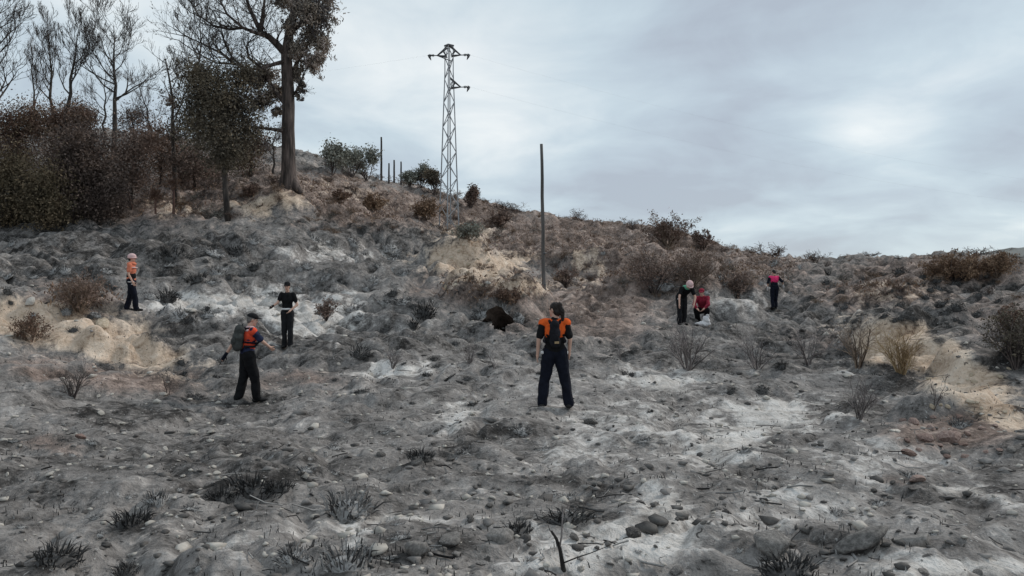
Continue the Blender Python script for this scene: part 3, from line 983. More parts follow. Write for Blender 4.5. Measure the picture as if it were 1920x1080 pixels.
def tree(name, label, base, trunk_pts, trunk_r, blobs=(), leaf='leaf_dark', nleaf=4000, lsize=.16, bark='bark_pine', limbs=6, seed=1, cat='tree', group=None, limb_len=1.6, lvl=2, kids=4, clump=26, tight=.16, droop=0., spread=.7, up=.25, minr=.006, aim=True, ratio=.62, t0=.35, haze=0, hazemat='twig_grey'):
    rng = np.random.default_rng(seed)
    root = empty(name, base)
    tag(root, label, cat, group)
    mb = MB()
    mb.tube(trunk_pts, trunk_r, 10)
    mb.build('trunk', M[bark], root)
    tp = [Vector(p) for p in trunk_pts]
    tips = []
    for k in range(limbs):
        t = t0 + (1 - t0) * (k + .5 * rng.random()) / limbs
        x = t * (len(tp) - 1); i = min(int(x), len(tp) - 2)
        o = tp[i] + (tp[i + 1] - tp[i]) * (x - i)
        r = (trunk_r[i] + (trunk_r[i + 1] - trunk_r[i]) * (x - i)) * .55
        if aim and blobs:
            b = blobs[rng.integers(len(blobs))]
            tgt = Vector(b[:3]) + Vector((rng.normal() * b[3] * .5, rng.normal() * b[4] * .5, rng.normal() * b[5] * .5))
            d = tgt - o; Lk = max(d.length, .5) * 1.05
        else:
            az = rng.random() * 6.28
            d = Vector((math.cos(az), math.sin(az), .45 + .5 * rng.random())); Lk = limb_len * (1.25 - .7 * t) * (.8 + .4 * rng.random())
        m2 = MB()
        branch(m2, o, d, Lk, max(r, .012), lvl, rng, up=up, wig=.3, kids=kids, sides=4, spread=spread, minr=minr, ratio=ratio, tips=tips)
        m2.build('limb', M[bark], root)
    if blobs and nleaf:
        pts = clumps(rng, blobs, nleaf, clump, tight)
        link('crown', leaf_mesh('crown', pts, lsize, M[leaf], rng, droop), root)
    if haze and tips:
        tp = np.array([tuple(t) for t in tips])
        tp = tp[rng.integers(0, len(tp), haze)] + rng.normal(size=(haze, 3)) * .12
        link('crown', leaf_mesh('crown', tp, .26, M[hazemat], rng, -1.1, 20), root)
    return root


def loc(px, py, D, base):
    """a point seen at pixel (px, py), depth D, relative to base"""
    return at(px, py, D) - base


# ------------------------------------------------------------------ the big eucalyptus
def eucalyptus():
    rng = np.random.default_rng(77)
    base = hit(541, 356, 35)
    D = base.y
    s = D / F
    root = empty('eucalyptus_tree', base)
    tag(root, 'tall half burnt eucalyptus with a thick bare trunk and leafy right side', 'tree')
    P = lambda x, y, dd=0: loc(x, y, D + dd, base)
    mb = MB()
    tr = [P(540, 372), P(541, 350), P(541, 320), P(541, 280), P(540, 240), P(541, 200), P(540, 165), P(538, 130), P(537, 100), P(543, 60), P(552, 20), P(562, -25), P(570, -80), P(578, -140)]
    rw = [20, 16, 13.5, 12.4, 11.8, 11.5, 11.2, 10.5, 10, 8, 7, 6, 4.5, 2]
    mb.tube(tr, [w * s for w in rw], 14)
    for x in (-1, 1):                                   # root flare
        mb.tube([P(541 + 9 * x, 335), P(541 + 15 * x, 352, -.2), P(541 + 24 * x, 364, -.4)], [8 * s, 8 * s, 4 * s], 8)
    mb.build('trunk', M['bark'], root)
    limbs = [
        ([(538, 104, 0), (520, 84, -.3), (505, 70, -.5), (489, 60, -.7), (478, 38, -.9), (466, 10, -1), (456, -25, -1.2)], 7.5, 3),
        ([(489, 60, -.7), (492, 35, -.6), (495, 10, -.4), (500, -30, 0)], 5, 3),
        ([(505, 70, -.5), (480, 62, -1.2), (455, 52, -1.6), (425, 26, -2), (408, -10, -2)], 4.2, 3),
        ([(537, 196, 0), (522, 178, .3), (510, 160, .5), (498, 140, .6), (480, 128, .8)], 5.5, 2),
        ([(538, 114, 0), (515, 120, -.6), (490, 128, -1), (462, 132, -1.3), (440, 120, -1.5)], 4.5, 3),
        ([(490, 128, -1), (466, 108, -1.2), (463, 85, -1.2), (476, 66, -1.2)], 3.2, 2),
        ([(540, 247, 0), (515, 243, -.4), (490, 240, -.6), (468, 238, -.8)], 4.5, 0),
        ([(541, 150, 0), (556, 120, .3), (572, 90, .4), (590, 60, .5), (600, 20, .6)], 5, 2),
        ([(545, 60, 0), (570, 40, -.4), (596, 10, -.6), (612, -30, -.6)], 5, 2),
        ([(543, 185, 0), (556, 170, -.3), (566, 150, -.5), (574, 130, -.6)], 3, 1),
        ([(455, 52, -1.6), (430, 55, -1.5), (400, 48, -1.3), (372, 28, -1.2), (355, 0, -1)], 2.8, 3),
        ([(440, 120, -1.5), (415, 100, -1.4), (385, 85, -1.2), (350, 68, -1)], 2.8, 3),
        ([(462, 132, -1.3), (435, 108, -.8), (420, 75, -.6), (412, 40, -.5)], 2.6, 3),
        ([(440, 120, -1.5), (405, 118, -1.2), (370, 100, -1), (338, 78, -.8)], 2.2, 3),
    ]
    tips = []
    for pts, w, lv in limbs:
        m2 = MB()
        pp = [P(*p) for p in pts]
        m2.tube(pp, [w * s * (1 - .72 * i / (len(pp) - 1)) for i in range(len(pp))], 7)
        if lv:
            for i in range(len(pp) - 1):
                for k in range(4 if lv == 3 else 3):
                    t = rng.random()
                    o = pp[i] + (pp[i + 1] - pp[i]) * t
                    d = (pp[i + 1] - pp[i]).normalized()
                    dv = d * .55 + Vector((rng.normal() * .7, rng.normal() * .6, .35 + rng.normal() * .35))
                    branch(m2, o, dv, (1.15 + .6 * rng.random()) * (1 if lv == 3 else .75), .026, 2 if lv == 3 else 1, rng, up=.22, wig=.4, kids=4, segs=4, tips=tips if lv != 2 else None, minr=.0055, ratio=.68)
        m2.build('limb', M['bark' if w > 4 else 'bark_pine'], root)
    b = lambda x, y, rx, ry, dd=0, wt=1.0: (*P(x, y, dd), rx * s, rx * s * .9, ry * s, wt)
    right = [b(575, 20, 40, 34, 0, 2.2), b(600, 30, 34, 34, -.4, 1.8), b(608, 85, 20, 22, -.3, .7), b(585, 70, 30, 30, .2, 1.2), b(560, 95, 22, 26, -.3, 1.0), b(585, 120, 22, 18, 0, .75), b(600, 108, 16, 16, -.5, .45),
             b(556, 140, 16, 24, .2, .55), b(566, 165, 10, 16, 0, .28), b(612, -5, 24, 20, 0, 1), b(540, 5, 26, 24, .5, .8), b(520, -10, 30, 18, .6, .7), b(575, -60, 60, 40, 0, 2.2), b(560, 182, 7, 12, -.2, .12), b(545, 45, 16, 30, -.6, .6)]
    pts = clumps(rng, right, 21000, 20, .15)
    link('crown', leaf_mesh('crown', pts, .17, M['leaf_euc'], rng, .8, 3.0), root)
    left = [b(500, 140, 24, 16, .8, 1), b(515, 175, 26, 22, .8, 1.2), b(488, 190, 26, 26, 1, 1.2), b(520, 208, 16, 14, .6, .4), b(480, 150, 26, 22, 1, .9)]
    pts = clumps(rng, left, 6500, 20, .15)
    link('crown', leaf_mesh('lower_crown', pts, .16, M['leaf_euc'], rng, .6, 2.8), root)
    if tips:
        tp = np.array([tuple(t) for t in tips])
        tp = tp[rng.random(len(tp)) < .10]
        link('crown', leaf_mesh('sparse_crown', tp, .10, M['leaf_dark'], rng, .6, 2.5), root)


eucalyptus()

# ------------------------------------------------------------------ the dark young tree in front of it and its neighbours
def px_tree(name, label, bx, by, D, trunk, w, blobs, **kw):
    """trunk: pixel polyline from foot to top, blobs: pixel ellipses (x, y, rx, ry, depth offset, weight)"""
    base = hit(bx, by, D * .75) if D < 60 else None
    if base is None or abs(base.y - D) > 14: 
        base = on_ground((bx - 960) / F * D, D)
    Dd = base.y
    s = Dd / F
    tp = [loc(x, y, Dd, base) for x, y in trunk]
    tp[0].z = min(tp[0].z, 0) - .25
    n = len(tp)
    tr = [w * s * .5 * (1.15 - .85 * i / (n - 1)) for i in range(n)]
    bb = [(*loc(x, y, Dd + (dd if dd else 0), base), rx * s, rx * s * .9, ry * s, wt) for x, y, rx, ry, dd, wt in blobs]
    return tree(name, label, base, tp, tr, bb, **kw)


px_tree('pine_tree', 'young pine with a dense soot black crown in front of the eucalyptus', 428, 410, 38, [(428, 412), (424, 370), (420, 320), (416, 270), (412, 220), (410, 170), (408, 130)], 10.5,
        [(410, 150, 60, 30, 0, 1.3), (400, 200, 55, 45, 0, 2.2), (440, 190, 45, 50, .3, 1.8), (405, 250, 60, 44, 0, 2.2), (455, 240, 48, 40, .4, 1.4), (360, 230, 34, 44, .2, 1), (430, 290, 60, 34, .2, 1.2), (375, 180, 40, 40, .2, 1), (460, 140, 32, 26, .2, .8), (370, 140, 34, 26, 0, .8), (420, 300, 34, 26, 0, .5)],
        leaf='leaf_dark', nleaf=34000, lsize=.12, limbs=14, seed=21, tight=.30, clump=14, up=.1)
px_tree('pine_tree', 'slender burnt pine with bare upswept twigs left of the soot black pine', 330, 385, 40, [(328, 388), (328, 340), (326, 290), (323, 240), (324, 190), (318, 150), (310, 110)], 8,
        [(325, 250, 22, 30, 0, 1), (318, 190, 20, 24, 0, .6), (330, 300, 24, 26, 0, .8)],
        leaf='leaf_plum', nleaf=1500, lsize=.13, limbs=14, seed=22, lvl=2, kids=4, bark='bark_pine', t0=.3, limb_len=1.8, aim=False, up=.5)


def bare(px, ybase, ytop, D, w, seed, label, lean=0, limbs=14, limb_len=2.6, up=.55, lvl=3, kids=4, t0=.42, fork=None, group=None):
    base = on_ground((px - 960) / F * D, D)
    s = D / F
    rng = np.random.default_rng(seed)
    pts, n = [], 9
    top = loc(px + lean, ytop, D, base)
    for i in range(n + 1):
        t = i / n
        pts.append(Vector((top.x * t ** 1.2 + rng.normal() * .05 * (i > 0), rng.normal() * .05, -.3 + (top.z + .3) * t)))
    return tree('bare_pine', label, base, pts, [w * s * .5 * (1.2 - 1.08 * i / n) for i in range(n + 1)], (), nleaf=0, limbs=limbs, limb_len=limb_len, bark='bark_pine', seed=seed, aim=False, up=up, lvl=lvl, kids=kids, minr=.010, t0=t0, spread=.6, ratio=.66, group=group, haze=1100)


bare(214, 300, 48, 56, 9, 31, 'burnt leafless pine with a wide fan shaped crown behind the dark thicket', limbs=18, limb_len=3.6, up=.35)
bare(100, 300, 62, 57, 7, 32, 'burnt leafless tree with a leaning slim trunk in the row behind the rust brown thicket', lean=-8, limbs=11, limb_len=2.6, up=.7)
bare(118, 300, 45, 56, 8, 33, 'burnt leafless tree curving right with upswept twigs, next left of the fan shaped bare pine', lean=32, limbs=12, limb_len=2.6, up=.75)
bare(66, 300, 90, 58, 5, 34, 'thin burnt leafless tree, second from the left edge on the skyline', lean=-6, limbs=9, limb_len=2.0, up=.6, lvl=2)
bare(196, 300, 130, 55, 5, 37, 'thin bare tree with side twigs leaning close to the fan shaped bare pine', lean=2, limbs=9, limb_len=1.9, up=.4, lvl=2)
bare(300, 320, 150, 52, 5, 35, 'thin leaning burnt sapling between the fan shaped bare pine and the soot black pine', lean=-42, limbs=8, limb_len=1.8, up=.5, lvl=2)
bare(368, 340, 10, 50, 7, 36, 'bare burnt tree with a haze of fine twigs rising behind the soot black pine', lean=10, limbs=14, limb_len=2.8, up=.6)
bare(-14, 330, -20, 46, 11, 38, 'dark burnt tree cut by the left edge of the view with twiggy branches', lean=12, limbs=17, limb_len=2.7, up=.35)
bare(513, 330, 232, 50, 5, 39, 'short thin dead trunk just left of the eucalyptus foot', lean=1, limbs=3, limb_len=.9, lvl=1)

# the dense thicket at the left edge, each bush and tree on its own foot
THICKET = [
    ('rust brown scorched tree at the far left of the thicket', 30, 330, 42, 'leaf_rust', [(20, 240, 46, 42, 0, 2), (60, 225, 40, 30, 0, 1.4), (30, 290, 44, 34, 0, 1.2)], 15000, .16),
    ('rust brown scorched tree in the middle of the thicket top', 128, 330, 43, 'leaf_rust', [(110, 232, 42, 36, 0, 2), (150, 222, 30, 26, 0, 1), (120, 285, 46, 34, 0, 1.4)], 14000, .16),
    ('soot black rounded tree at the heart of the thicket', 150, 410, 38, 'leaf_plum', [(148, 270, 44, 50, 0, 2), (175, 320, 50, 52, 0, 2.4), (120, 330, 46, 52, 0, 2), (160, 375, 52, 36, 0, 1.6)], 26000, .16),
    ('dull green bush at the left edge under the rust brown tree', 22, 420, 36, 'leaf_green', [(18, 330, 44, 50, 0, 2), (50, 370, 42, 46, 0, 2), (10, 400, 44, 36, 0, 1.4)], 18000, .15),
    ('dark olive bush in front of the soot black tree', 84, 428, 35.5, 'leaf_green', [(80, 350, 34, 50, 0, 1.2), (90, 395, 44, 34, 0, 1.6)], 9000, .15),
    ('low sooty bush along the right foot of the thicket', 190, 422, 36.5, 'leaf_plum', [(190, 385, 34, 28, 0, 1.4), (215, 360, 26, 34, 0, 1), (140, 415, 40, 18, 0, .8)], 9000, .14),
    ('brown grey bush between the thicket and the slender pine', 245, 385, 42, 'leaf_mauve', [(235, 290, 34, 46, 0, 1.5), (270, 270, 34, 36, 0, 1.2), (255, 330, 34, 30, 0, .9)], 7500, .15),
    ('brown grey leafy bush behind the slender pine', 300, 350, 48, 'leaf_brown', [(290, 260, 36, 34, 0, 1.4), (330, 280, 34, 40, 0, 1.4), (300, 310, 40, 26, 0, 1)], 7000, .16),
    ('dull brown bush under the soot black pine on its left', 365, 350, 46, 'leaf_mauve', [(360, 300, 36, 34, 0, 1.4), (385, 320, 36, 28, 0, 1), (345, 330, 30, 20, 0, .8)], 6500, .15),
    ('dull brown bush under the soot black pine on its right', 470, 330, 47, 'leaf_brown', [(465, 275, 36, 34, 0, 1.4), (490, 265, 30, 32, 0, 1), (455, 305, 36, 22, 0, .9)], 6000, .15),
    ('dark mound of a shrub on the skyline behind the thicket', 160, 300, 60, 'leaf_plum', [(140, 212, 30, 16, 0, 1), (165, 222, 24, 18, 0, .8)], 3500, .16),
    ('dark flat shrub on the skyline left of the slender pine', 260, 300, 60, 'leaf_plum', [(255, 215, 30, 12, 0, 1), (235, 235, 40, 24, 0, 1.2)], 3500, .16),
]
for i, (lab, bx, by, D, lf, bl, nl, ls) in enumerate(THICKET):
    top = min(y - ry * .4 for x, y, rx, ry, d, w in bl)
    cx = sum(b[0] for b in bl) / len(bl)
    big = 'tree' in lab.split(' at ')[0].split(' in ')[0]
    px_tree('scorched_tree' if big else 'bush', lab, bx, by, D, [(bx, by), (bx * .6 + cx * .4, by * .6 + top * .4), (cx, top)], 9 if big else 5, bl, leaf=lf, nleaf=int(nl * .85), lsize=ls * .82, limbs=12, seed=50 + i, tight=.34, clump=12, lvl=2, kids=3, cat='tree' if big else 'bush')

# reddish young trunks at the edge of the thicket
for i, (x0, y0, x1, y1, w, lab) in enumerate([(325, 400, 327, 340, 5, 'reddish bare sapling stem on the pink earth left of the soot black pine'), (292, 402, 290, 360, 4, 'short reddish stem on the edge of the pink earth'), (250, 392, 232, 330, 4, 'pale leaning burnt stem at the right edge of the thicket')]):
    px_tree('sapling', lab, x0, y0, 39, [(x0, y0), ((x0 + x1) / 2, (y0 + y1) / 2), (x1, y1)], w, [(x1, y1, 14, 16, 0, 1)], leaf='leaf_brown', nleaf=260, lsize=.12, limbs=5, seed=80 + i, bark='bark_red', lvl=1, cat='sapling')

# ------------------------------------------------------------------ burnt shrubs: open fans of bare stems
def shrub(px, py, wpx, hpx, mat, label, seed, stems=9, lvl=2, kids=4, group=None, leaves=None, dens=1.0, dmin=3.0, name='burnt_shrub', fan=1.15, rad=None, minr=None):
    base = hit(px, py, dmin)
    if base is None:
        base = crest(px)[0]
    s = base.y / F
    rng = np.random.default_rng(seed)
    root = empty(name, base - Vector((0, 0, .03)))
    tag(root, label, 'shrub', group)
    Wd, Hh = wpx * s, hpx * s
    mr = minr or max(.0026, .20 * s)
    tips = []
    m2 = MB()
    stems = stems if stems < 4 else int(stems * 1.5)
    for k in range(stems):
        az = rng.random() * 6.28
        out = fan * (.25 + .75 * rng.random()) * Wd / max(Hh, .01) * .5
        d = Vector((math.cos(az) * out, math.sin(az) * out, 1.0))
        o = Vector((math.cos(az), math.sin(az), 0)) * .06 * Wd * rng.random()
        branch(m2, o, d, Hh * (.55 + .4 * rng.random()), rad or max(.008, .012 * Hh + .004), lvl, rng, up=.12, wig=.28, kids=kids, sides=4, ratio=.55, spread=.62, segs=4, tips=tips, minr=mr)
    m2.build('stems', M[mat], root)
    if leaves and tips:
        tp = np.array([tuple(t) for t in tips])
        nl = int(len(tp) * dens)
        tp = tp[rng.integers(0, len(tp), nl)] + rng.normal(size=(nl, 3)) * Hh * .05
        link('foliage', leaf_mesh('foliage', tp, max(.05, 3.6 * s), M[leaves], rng, 0, 1.9), root)
    return root


SH = [
    (1290, 692, 110, 92, 'twig_grey', 'ashen bare shrub right of the central person, below the two people with a sack', 13, {}),
    (1418, 692, 100, 74, 'twig_grey', 'thin grey leafless shrub in the middle of the right slope', 8, {}),
    (1515, 684, 56, 74, 'twig_grey', 'pale leafless shrub with forked stems left of the tan bank', 7, {}),
    (1608, 688, 78, 92, 'twig_brown', 'tall brownish leafless shrub beside the tan bank', 8, {}),
    (1690, 700, 125, 88, 'twig_gold', 'golden brown spreading shrub in front of the tan bank', 16, {}),
    (1612, 785, 66, 75, 'twig_grey', 'grey bare shrub on the dark ash below the golden shrub', 9, {}),
    (1750, 770, 22, 62, 'twig_dark', 'single charred black stem right of the grey bare shrub', 2, {}),
    (1905, 690, 100, 110, 'twig_dark', 'large dark shrub cut by the right edge of the view', 14, dict(leaves='leaf_dark', dens=1.2)),
    (1905, 625, 110, 50, 'twig_dark', 'dark brown leafy shrub at the right edge above the tan bank', 12, dict(leaves='leaf_brown', dens=1.6)),
    (1225, 548, 140, 74, 'twig_dark', 'dark dense scrub on the bank left of the two people with a sack', 16, dict(leaves='leaf_mauve', dens=1.0)),
    (1300, 535, 150, 70, 'twig_brown', 'brown scrub on the bank just above the two people with a sack', 15, dict(leaves='leaf_mauve', dens=.9)),
    (1380, 560, 60, 50, 'twig_dark', 'dark scrub between the pink vested person and the two people with a sack', 10, dict(leaves='leaf_mauve', dens=.9)),
    (1790, 525, 190, 52, 'twig_dark', 'broad brown heather mound on the right skyline', 34, dict(leaves='leaf_tan', dens=2.2)),
    (1868, 520, 90, 46, 'twig_brown', 'brown scrub at the right end of the heather mound', 16, dict(leaves='leaf_tan', dens=2.0)),
    (150, 585, 130, 74, 'twig_brown', 'mauve brown twiggy shrub above the pale boulder on the left', 20, dict(leaves='leaf_mauve', dens=1.3)),
    (60, 640, 100, 50, 'twig_brown', 'brown shrub at the left edge on the tan earth', 12, dict(leaves='leaf_brown', dens=1.0)),
    (135, 745, 80, 62, 'twig_dark', 'small charred shrub with curled tips below the tan earth on the left', 9, {}),
    (315, 740, 34, 46, 'twig_dark', 'lone charred twig cluster left of the person with a big backpack', 3, {}),
    (880, 680, 44, 46, 'twig_grey', 'small bare shrub between the central person and the dark mound', 5, {}),
    (928, 690, 24, 44, 'twig_grey', 'two stemmed bare twig left of the central person', 2, {}),
    (735, 690, 60, 40, 'twig_grey', 'low tufted bare twigs on the pale streak of ash', 7, {}),
    (1165, 675, 30, 40, 'twig_grey', 'small bare twigs right of the central person', 3, {}),
    (612, 600, 60, 40, 'twig_dark', 'dark low scrub right of the person with an outstretched arm', 12, dict(leaves='leaf_mauve', dens=.8)),
    (1060, 540, 60, 44, 'twig_dark', 'grey scrub at the foot of the tall wooden pole', 12, dict(leaves='leaf_mauve', dens=.8)),
    (950, 568, 120, 34, 'twig_dark', 'dark brown brush overhanging the burrow', 16, dict(leaves='leaf_brown', dens=.9)),
    (880, 450, 70, 34, 'twig_brown', 'olive grey low scrub at the foot of the pylon', 16, dict(leaves='leaf_olive', dens=1.0)),
    (940, 425, 60, 30, 'twig_dark', 'dark scrub right behind the pylon', 12, dict(leaves='leaf_mauve', dens=1.2)),
    (800, 412, 80, 40, 'twig_brown', 'tan brown brush left of the pylon foot', 16, dict(leaves='leaf_tan', dens=1.3)),
    (700, 395, 70, 28, 'twig_brown', 'pale brown brush on the slope between eucalyptus and pylon', 14, dict(leaves='leaf_tan', dens=1.2)),
    (640, 380, 60, 24, 'twig_brown', 'brown brush right of the eucalyptus foot', 12, dict(leaves='leaf_brown', dens=1.2)),
    (1252, 462, 110, 60, 'twig_brown', 'bushy brown scrub rising on the skyline right of the tall wooden pole', 20, dict(leaves='leaf_mauve', dens=1.4)),
    (1320, 465, 60, 34, 'twig_dark', 'dark scrub on the skyline right of the bushy brown scrub', 12, dict(leaves='leaf_mauve', dens=1.2)),
    (470, 370, 60, 26, 'twig_dark', 'dark brush left of the eucalyptus foot', 12, dict(leaves='leaf_mauve', dens=1.2)),
]
for i, (px, py, w, h, mt, lab, st, kw) in enumerate(SH):
    shrub(px, py, w, h, mt, lab, 300 + i, stems=st, **kw)

# rounded grey olive shrubs on the ridge
RS = [(622, 328, 78, 54, 'leaf_olive', 'rounded grey olive shrub on the ridge right of the eucalyptus, leftmost of the ridge shrubs'), (660, 332, 62, 48, 'leaf_olive', 'grey olive shrub in the middle of the ridge shrubs'), (688, 338, 44, 60, 'leaf_olive', 'tallest narrow grey olive shrub at the right end of the ridge shrubs'),
      (790, 352, 40, 44, 'leaf_olive', 'grey shrub on the skyline just left of the pylon'), (815, 366, 36, 48, 'leaf_dark', 'dark upright shrub against the left leg of the pylon'), (884, 388, 26, 38, 'leaf_mauve', 'small dark upright shrub on the skyline right of the pylon'), (768, 350, 26, 26, 'leaf_olive', 'small grey shrub near the thin burnt posts')]
for i, (px, py, w, h, lf, lab) in enumerate(RS):
    b0, yc = crest(px, 50, 95)
    b0 = hit(px, max(py, yc + 4), 45) or b0
    s = b0.y / F
    hh = h * s
    rng = np.random.default_rng(500 + i)
    root = empty('ridge_shrub', b0)
    tag(root, lab, 'shrub', 'shrubs on the ridge')
    mb = MB()
    for k in range(6):
        branch(mb, Vector((0, 0, -.1)), Vector((rng.normal() * .5, rng.normal() * .5, 1)), hh * .7, .05, 2, rng, up=.2, wig=.3, kids=3, minr=.012)
    mb.build('stems', M['twig_dark'], root)
    w_ = w * s / 2
    bl = [(rng.normal() * w_ * .35, rng.normal() * w_ * .35, hh * (.45 + .4 * rng.random()), w_ * .6, w_ * .6, hh * .3, 1) for _ in range(6)]
    link('foliage', leaf_mesh('foliage', clumps(rng, bl, 2600, 16, .25), .17, M[lf], rng, 0, 1.8), root)

# ------------------------------------------------------------------ stones
def stone_mesh(seed, flat=.6, sub=2, rough=.22):
    rng = np.random.default_rng(seed)
    bm = bmesh.new()
    bmesh.ops.create_icosphere(bm, subdivisions=sub, radius=1)
    sx = 1 + .45 * rng.random()
    cuts = []
    for _ in range(11):
        d = Vector(rng.normal(size=3)); d.normalize(); cuts.append((d, .52 + .34 * rng.random()))
    for v in bm.verts:
        p = v.co.copy()
        for d, h in cuts:
            t = p.dot(d)
            if t > h: p -= d * (t - h) * .97
        p *= 1 + rough * .5 * float(noise2(p.x * 1.7 + seed, p.y * 1.7 + p.z * 1.3, seed)[()])
        v.co = Vector((p.x * sx, p.y, p.z * flat))
    me = bpy.data.meshes.new('stone')
    bm.to_mesh(me); bm.free()
    me.polygons.foreach_set('use_smooth', np.full(len(me.polygons), sub > 2))
    return me


def stone_set(mat, n, seed, **kw):
    out = []
    for i in range(n):
        me = stone_mesh(seed + i, **kw)
        me.materials.append(M[mat]); out.append(me)
    return out


ST = {k: stone_set(k, 6, 900 + 20 * j) for j, k in enumerate(('stone', 'stone_dark', 'stone_pale', 'stone_tan', 'rust_stone'))}
ST['clod'] = stone_set('clod', 6, 1100, flat=.6, sub=3, rough=.34)
rs = np.random.default_rng(4242)


def put_stone(name, kind, px, py, wpx, label, group=None, cat='stone', k=None, sink=.3, hscale=1.0, rz=None):
    b = hit(px, py)
    if b is None: return None
    me = ST[kind][int(rs.integers(6)) if k is None else k]
    r = wpx * b.y / F / 2 / 1.15
    o = link(name, me, None, b + Vector((0, 0, r * .6 * hscale * (1 - 2 * sink))))
    nq = normal(b.x, b.y, max(.12, r)).rotation_difference(Vector((0, 0, 1))).inverted()
    o.rotation_euler = (nq.to_matrix() @ Euler((rs.normal() * .15, rs.normal() * .15, rs.random() * 6.28 if rz is None else rz)).to_matrix()).to_euler()
    o.scale = (r, r, r * hscale)
    return tag(o, label, cat, group)


put_stone('boulder', 'clod', 1450, 1030, 88, 'grey half buried boulder with dark underside at the bottom right, left of the pair', cat='boulder', k=0, hscale=1.1, rz=.2)
put_stone('boulder', 'clod', 1612, 1025, 92, 'flat grey boulder, left one of the touching pair at the bottom right', cat='boulder', k=1, hscale=.8, rz=0.1)
put_stone('boulder', 'clod', 1716, 1022, 80, 'flat dark grey boulder, right one of the touching pair at the bottom right', cat='boulder', k=2, hscale=.8, rz=-.1)
put_stone('boulder', 'clod', 942, 1014, 62, 'rounded grey boulder at the bottom centre beside a dark soot patch', cat='boulder', k=3, hscale=1.1, rz=0)
put_stone('boulder', 'clod', 782, 1040, 54, 'upright grey boulder at the bottom centre left of the rounded one', cat='boulder', k=4, hscale=1.5, rz=1)
put_stone('boulder', 'clod', 845, 1018, 52, 'low grey boulder between the upright and the rounded boulder at the bottom centre', cat='boulder', k=5, rz=1)
put_stone('boulder', 'stone_dark', 1186, 1006, 40, 'dark charred round rock right of the charred stick', cat='boulder', k=1, hscale=1.2)
put_stone('boulder', 'stone_pale', 58, 568, 26, 'white rounded boulder on the slope at the left edge', cat='boulder', k=2, hscale=.8)
put_stone('boulder', 'stone_tan', 192, 610, 36, 'pale cream boulder on the tan earth under the mauve brown shrub', cat='boulder', k=3, hscale=.65)
put_stone('boulder', 'stone_dark', 1108, 794, 30, 'dark rock just right of the feet of the central person', cat='boulder', k=4, hscale=1.1)
put_stone('boulder', 'rust_stone', 1782, 828, 52, 'reddish boulder in the heap of stones on the right', cat='boulder', k=0, hscale=1.1)
put_stone('boulder', 'rust_stone', 1735, 825, 40, 'reddish grey boulder on the left side of the heap of stones on the right', cat='boulder', k=2)
put_stone('boulder', 'rust_stone', 1720, 902, 36, 'small reddish rock below the heap of stones on the right', cat='boulder', k=3)
put_stone('boulder', 'rust_stone', 152, 822, 26, 'small reddish rock among pale stones on the left', cat='boulder', k=4, hscale=1.2)

done = []


def far_enough(px, py, d):
    for q in done:
        if abs(q[0] - px) < d and abs(q[1] - py) < d * .6: return False
    done.append((px, py)); return True


def field(n, kind, name, label, group, box, wr, cat='stone', **kw):
    c = 0
    for _ in range(n * 6):
        px = box[0] + (box[2] - box[0]) * rs.random(); py = box[1] + (box[3] - box[1]) * rs.random()
        w = wr[0] + (wr[1] - wr[0]) * rs.random() ** 2.2
        w *= .55 + .75 * (py - 540) / 540
        if not far_enough(px, py, w * .8): continue
        if put_stone(name, kind, px, py, w, label, group, cat, **kw): c += 1
        if c >= n: return


field(22, 'stone', 'stone', 'grey ash covered stone lying on the burnt slope', 'ash covered stones on the slope', (0, 690, 1920, 1078), (9, 26))
field(24, 'clod', 'earth_clod', 'grey clod of burnt earth lying in the ash', 'clods of burnt earth', (560, 740, 1920, 1078), (12, 36), cat='clod', sink=.42)
field(44, 'stone_dark', 'charred_stone', 'small black charred stone lying in the ash', 'charred stones on the slope', (700, 640, 1920, 1078), (8, 20))
field(36, 'stone_pale', 'pale_stone', 'small pale stone in the scatter on the left slope', 'pale stones on the left', (0, 740, 420, 900), (10, 24), hscale=.8)
field(16, 'stone_pale', 'pale_stone', 'small pale stone near the feet of the person with a big backpack', 'pale stones near the backpack person', (500, 660, 640, 760), (8, 18), hscale=.8)
field(20, 'rust_stone', 'reddish_stone', 'reddish stone of the heap on the right slope', 'reddish stones of the heap', (1690, 775, 1880, 860), (14, 34))
field(14, 'stone_tan', 'tan_stone', 'tan stone on the bare earth track on the right', 'tan stones on the right track', (1740, 690, 1900, 780), (10, 22))
field(12, 'stone_tan', 'tan_stone', 'tan stone on the eroded bank under the pylon', 'tan stones under the pylon', (800, 450, 980, 540), (16, 30))
field(14, 'stone', 'stone', 'pale grey stone in the stony band above the grey shrub', 'stones along the right slope', (1300, 590, 1640, 700), (10, 22))

# gravel, cinders and charred stubble nobody could count
def scatter_xy(n, rmin, rmax, seed, ang=34):
    rng = np.random.default_rng(seed)
    th = np.radians((rng.random(n) * 2 - 1) * ang)
    R_ = np.exp(math.log(rmin) + (math.log(rmax) - math.log(rmin)) * rng.random(n))
    x, y = R_ * np.sin(th), R_ * np.cos(th)
    return x, y, height(x, y), rng


_ico = bmesh.new(); bmesh.ops.create_icosphere(_ico, subdivisions=1, radius=1)
ICO_V = np.array([v.co[:] for v in _ico.verts]); ICO_F = np.array([[v.index for v in f.verts] for f in _ico.faces]); _ico.free()


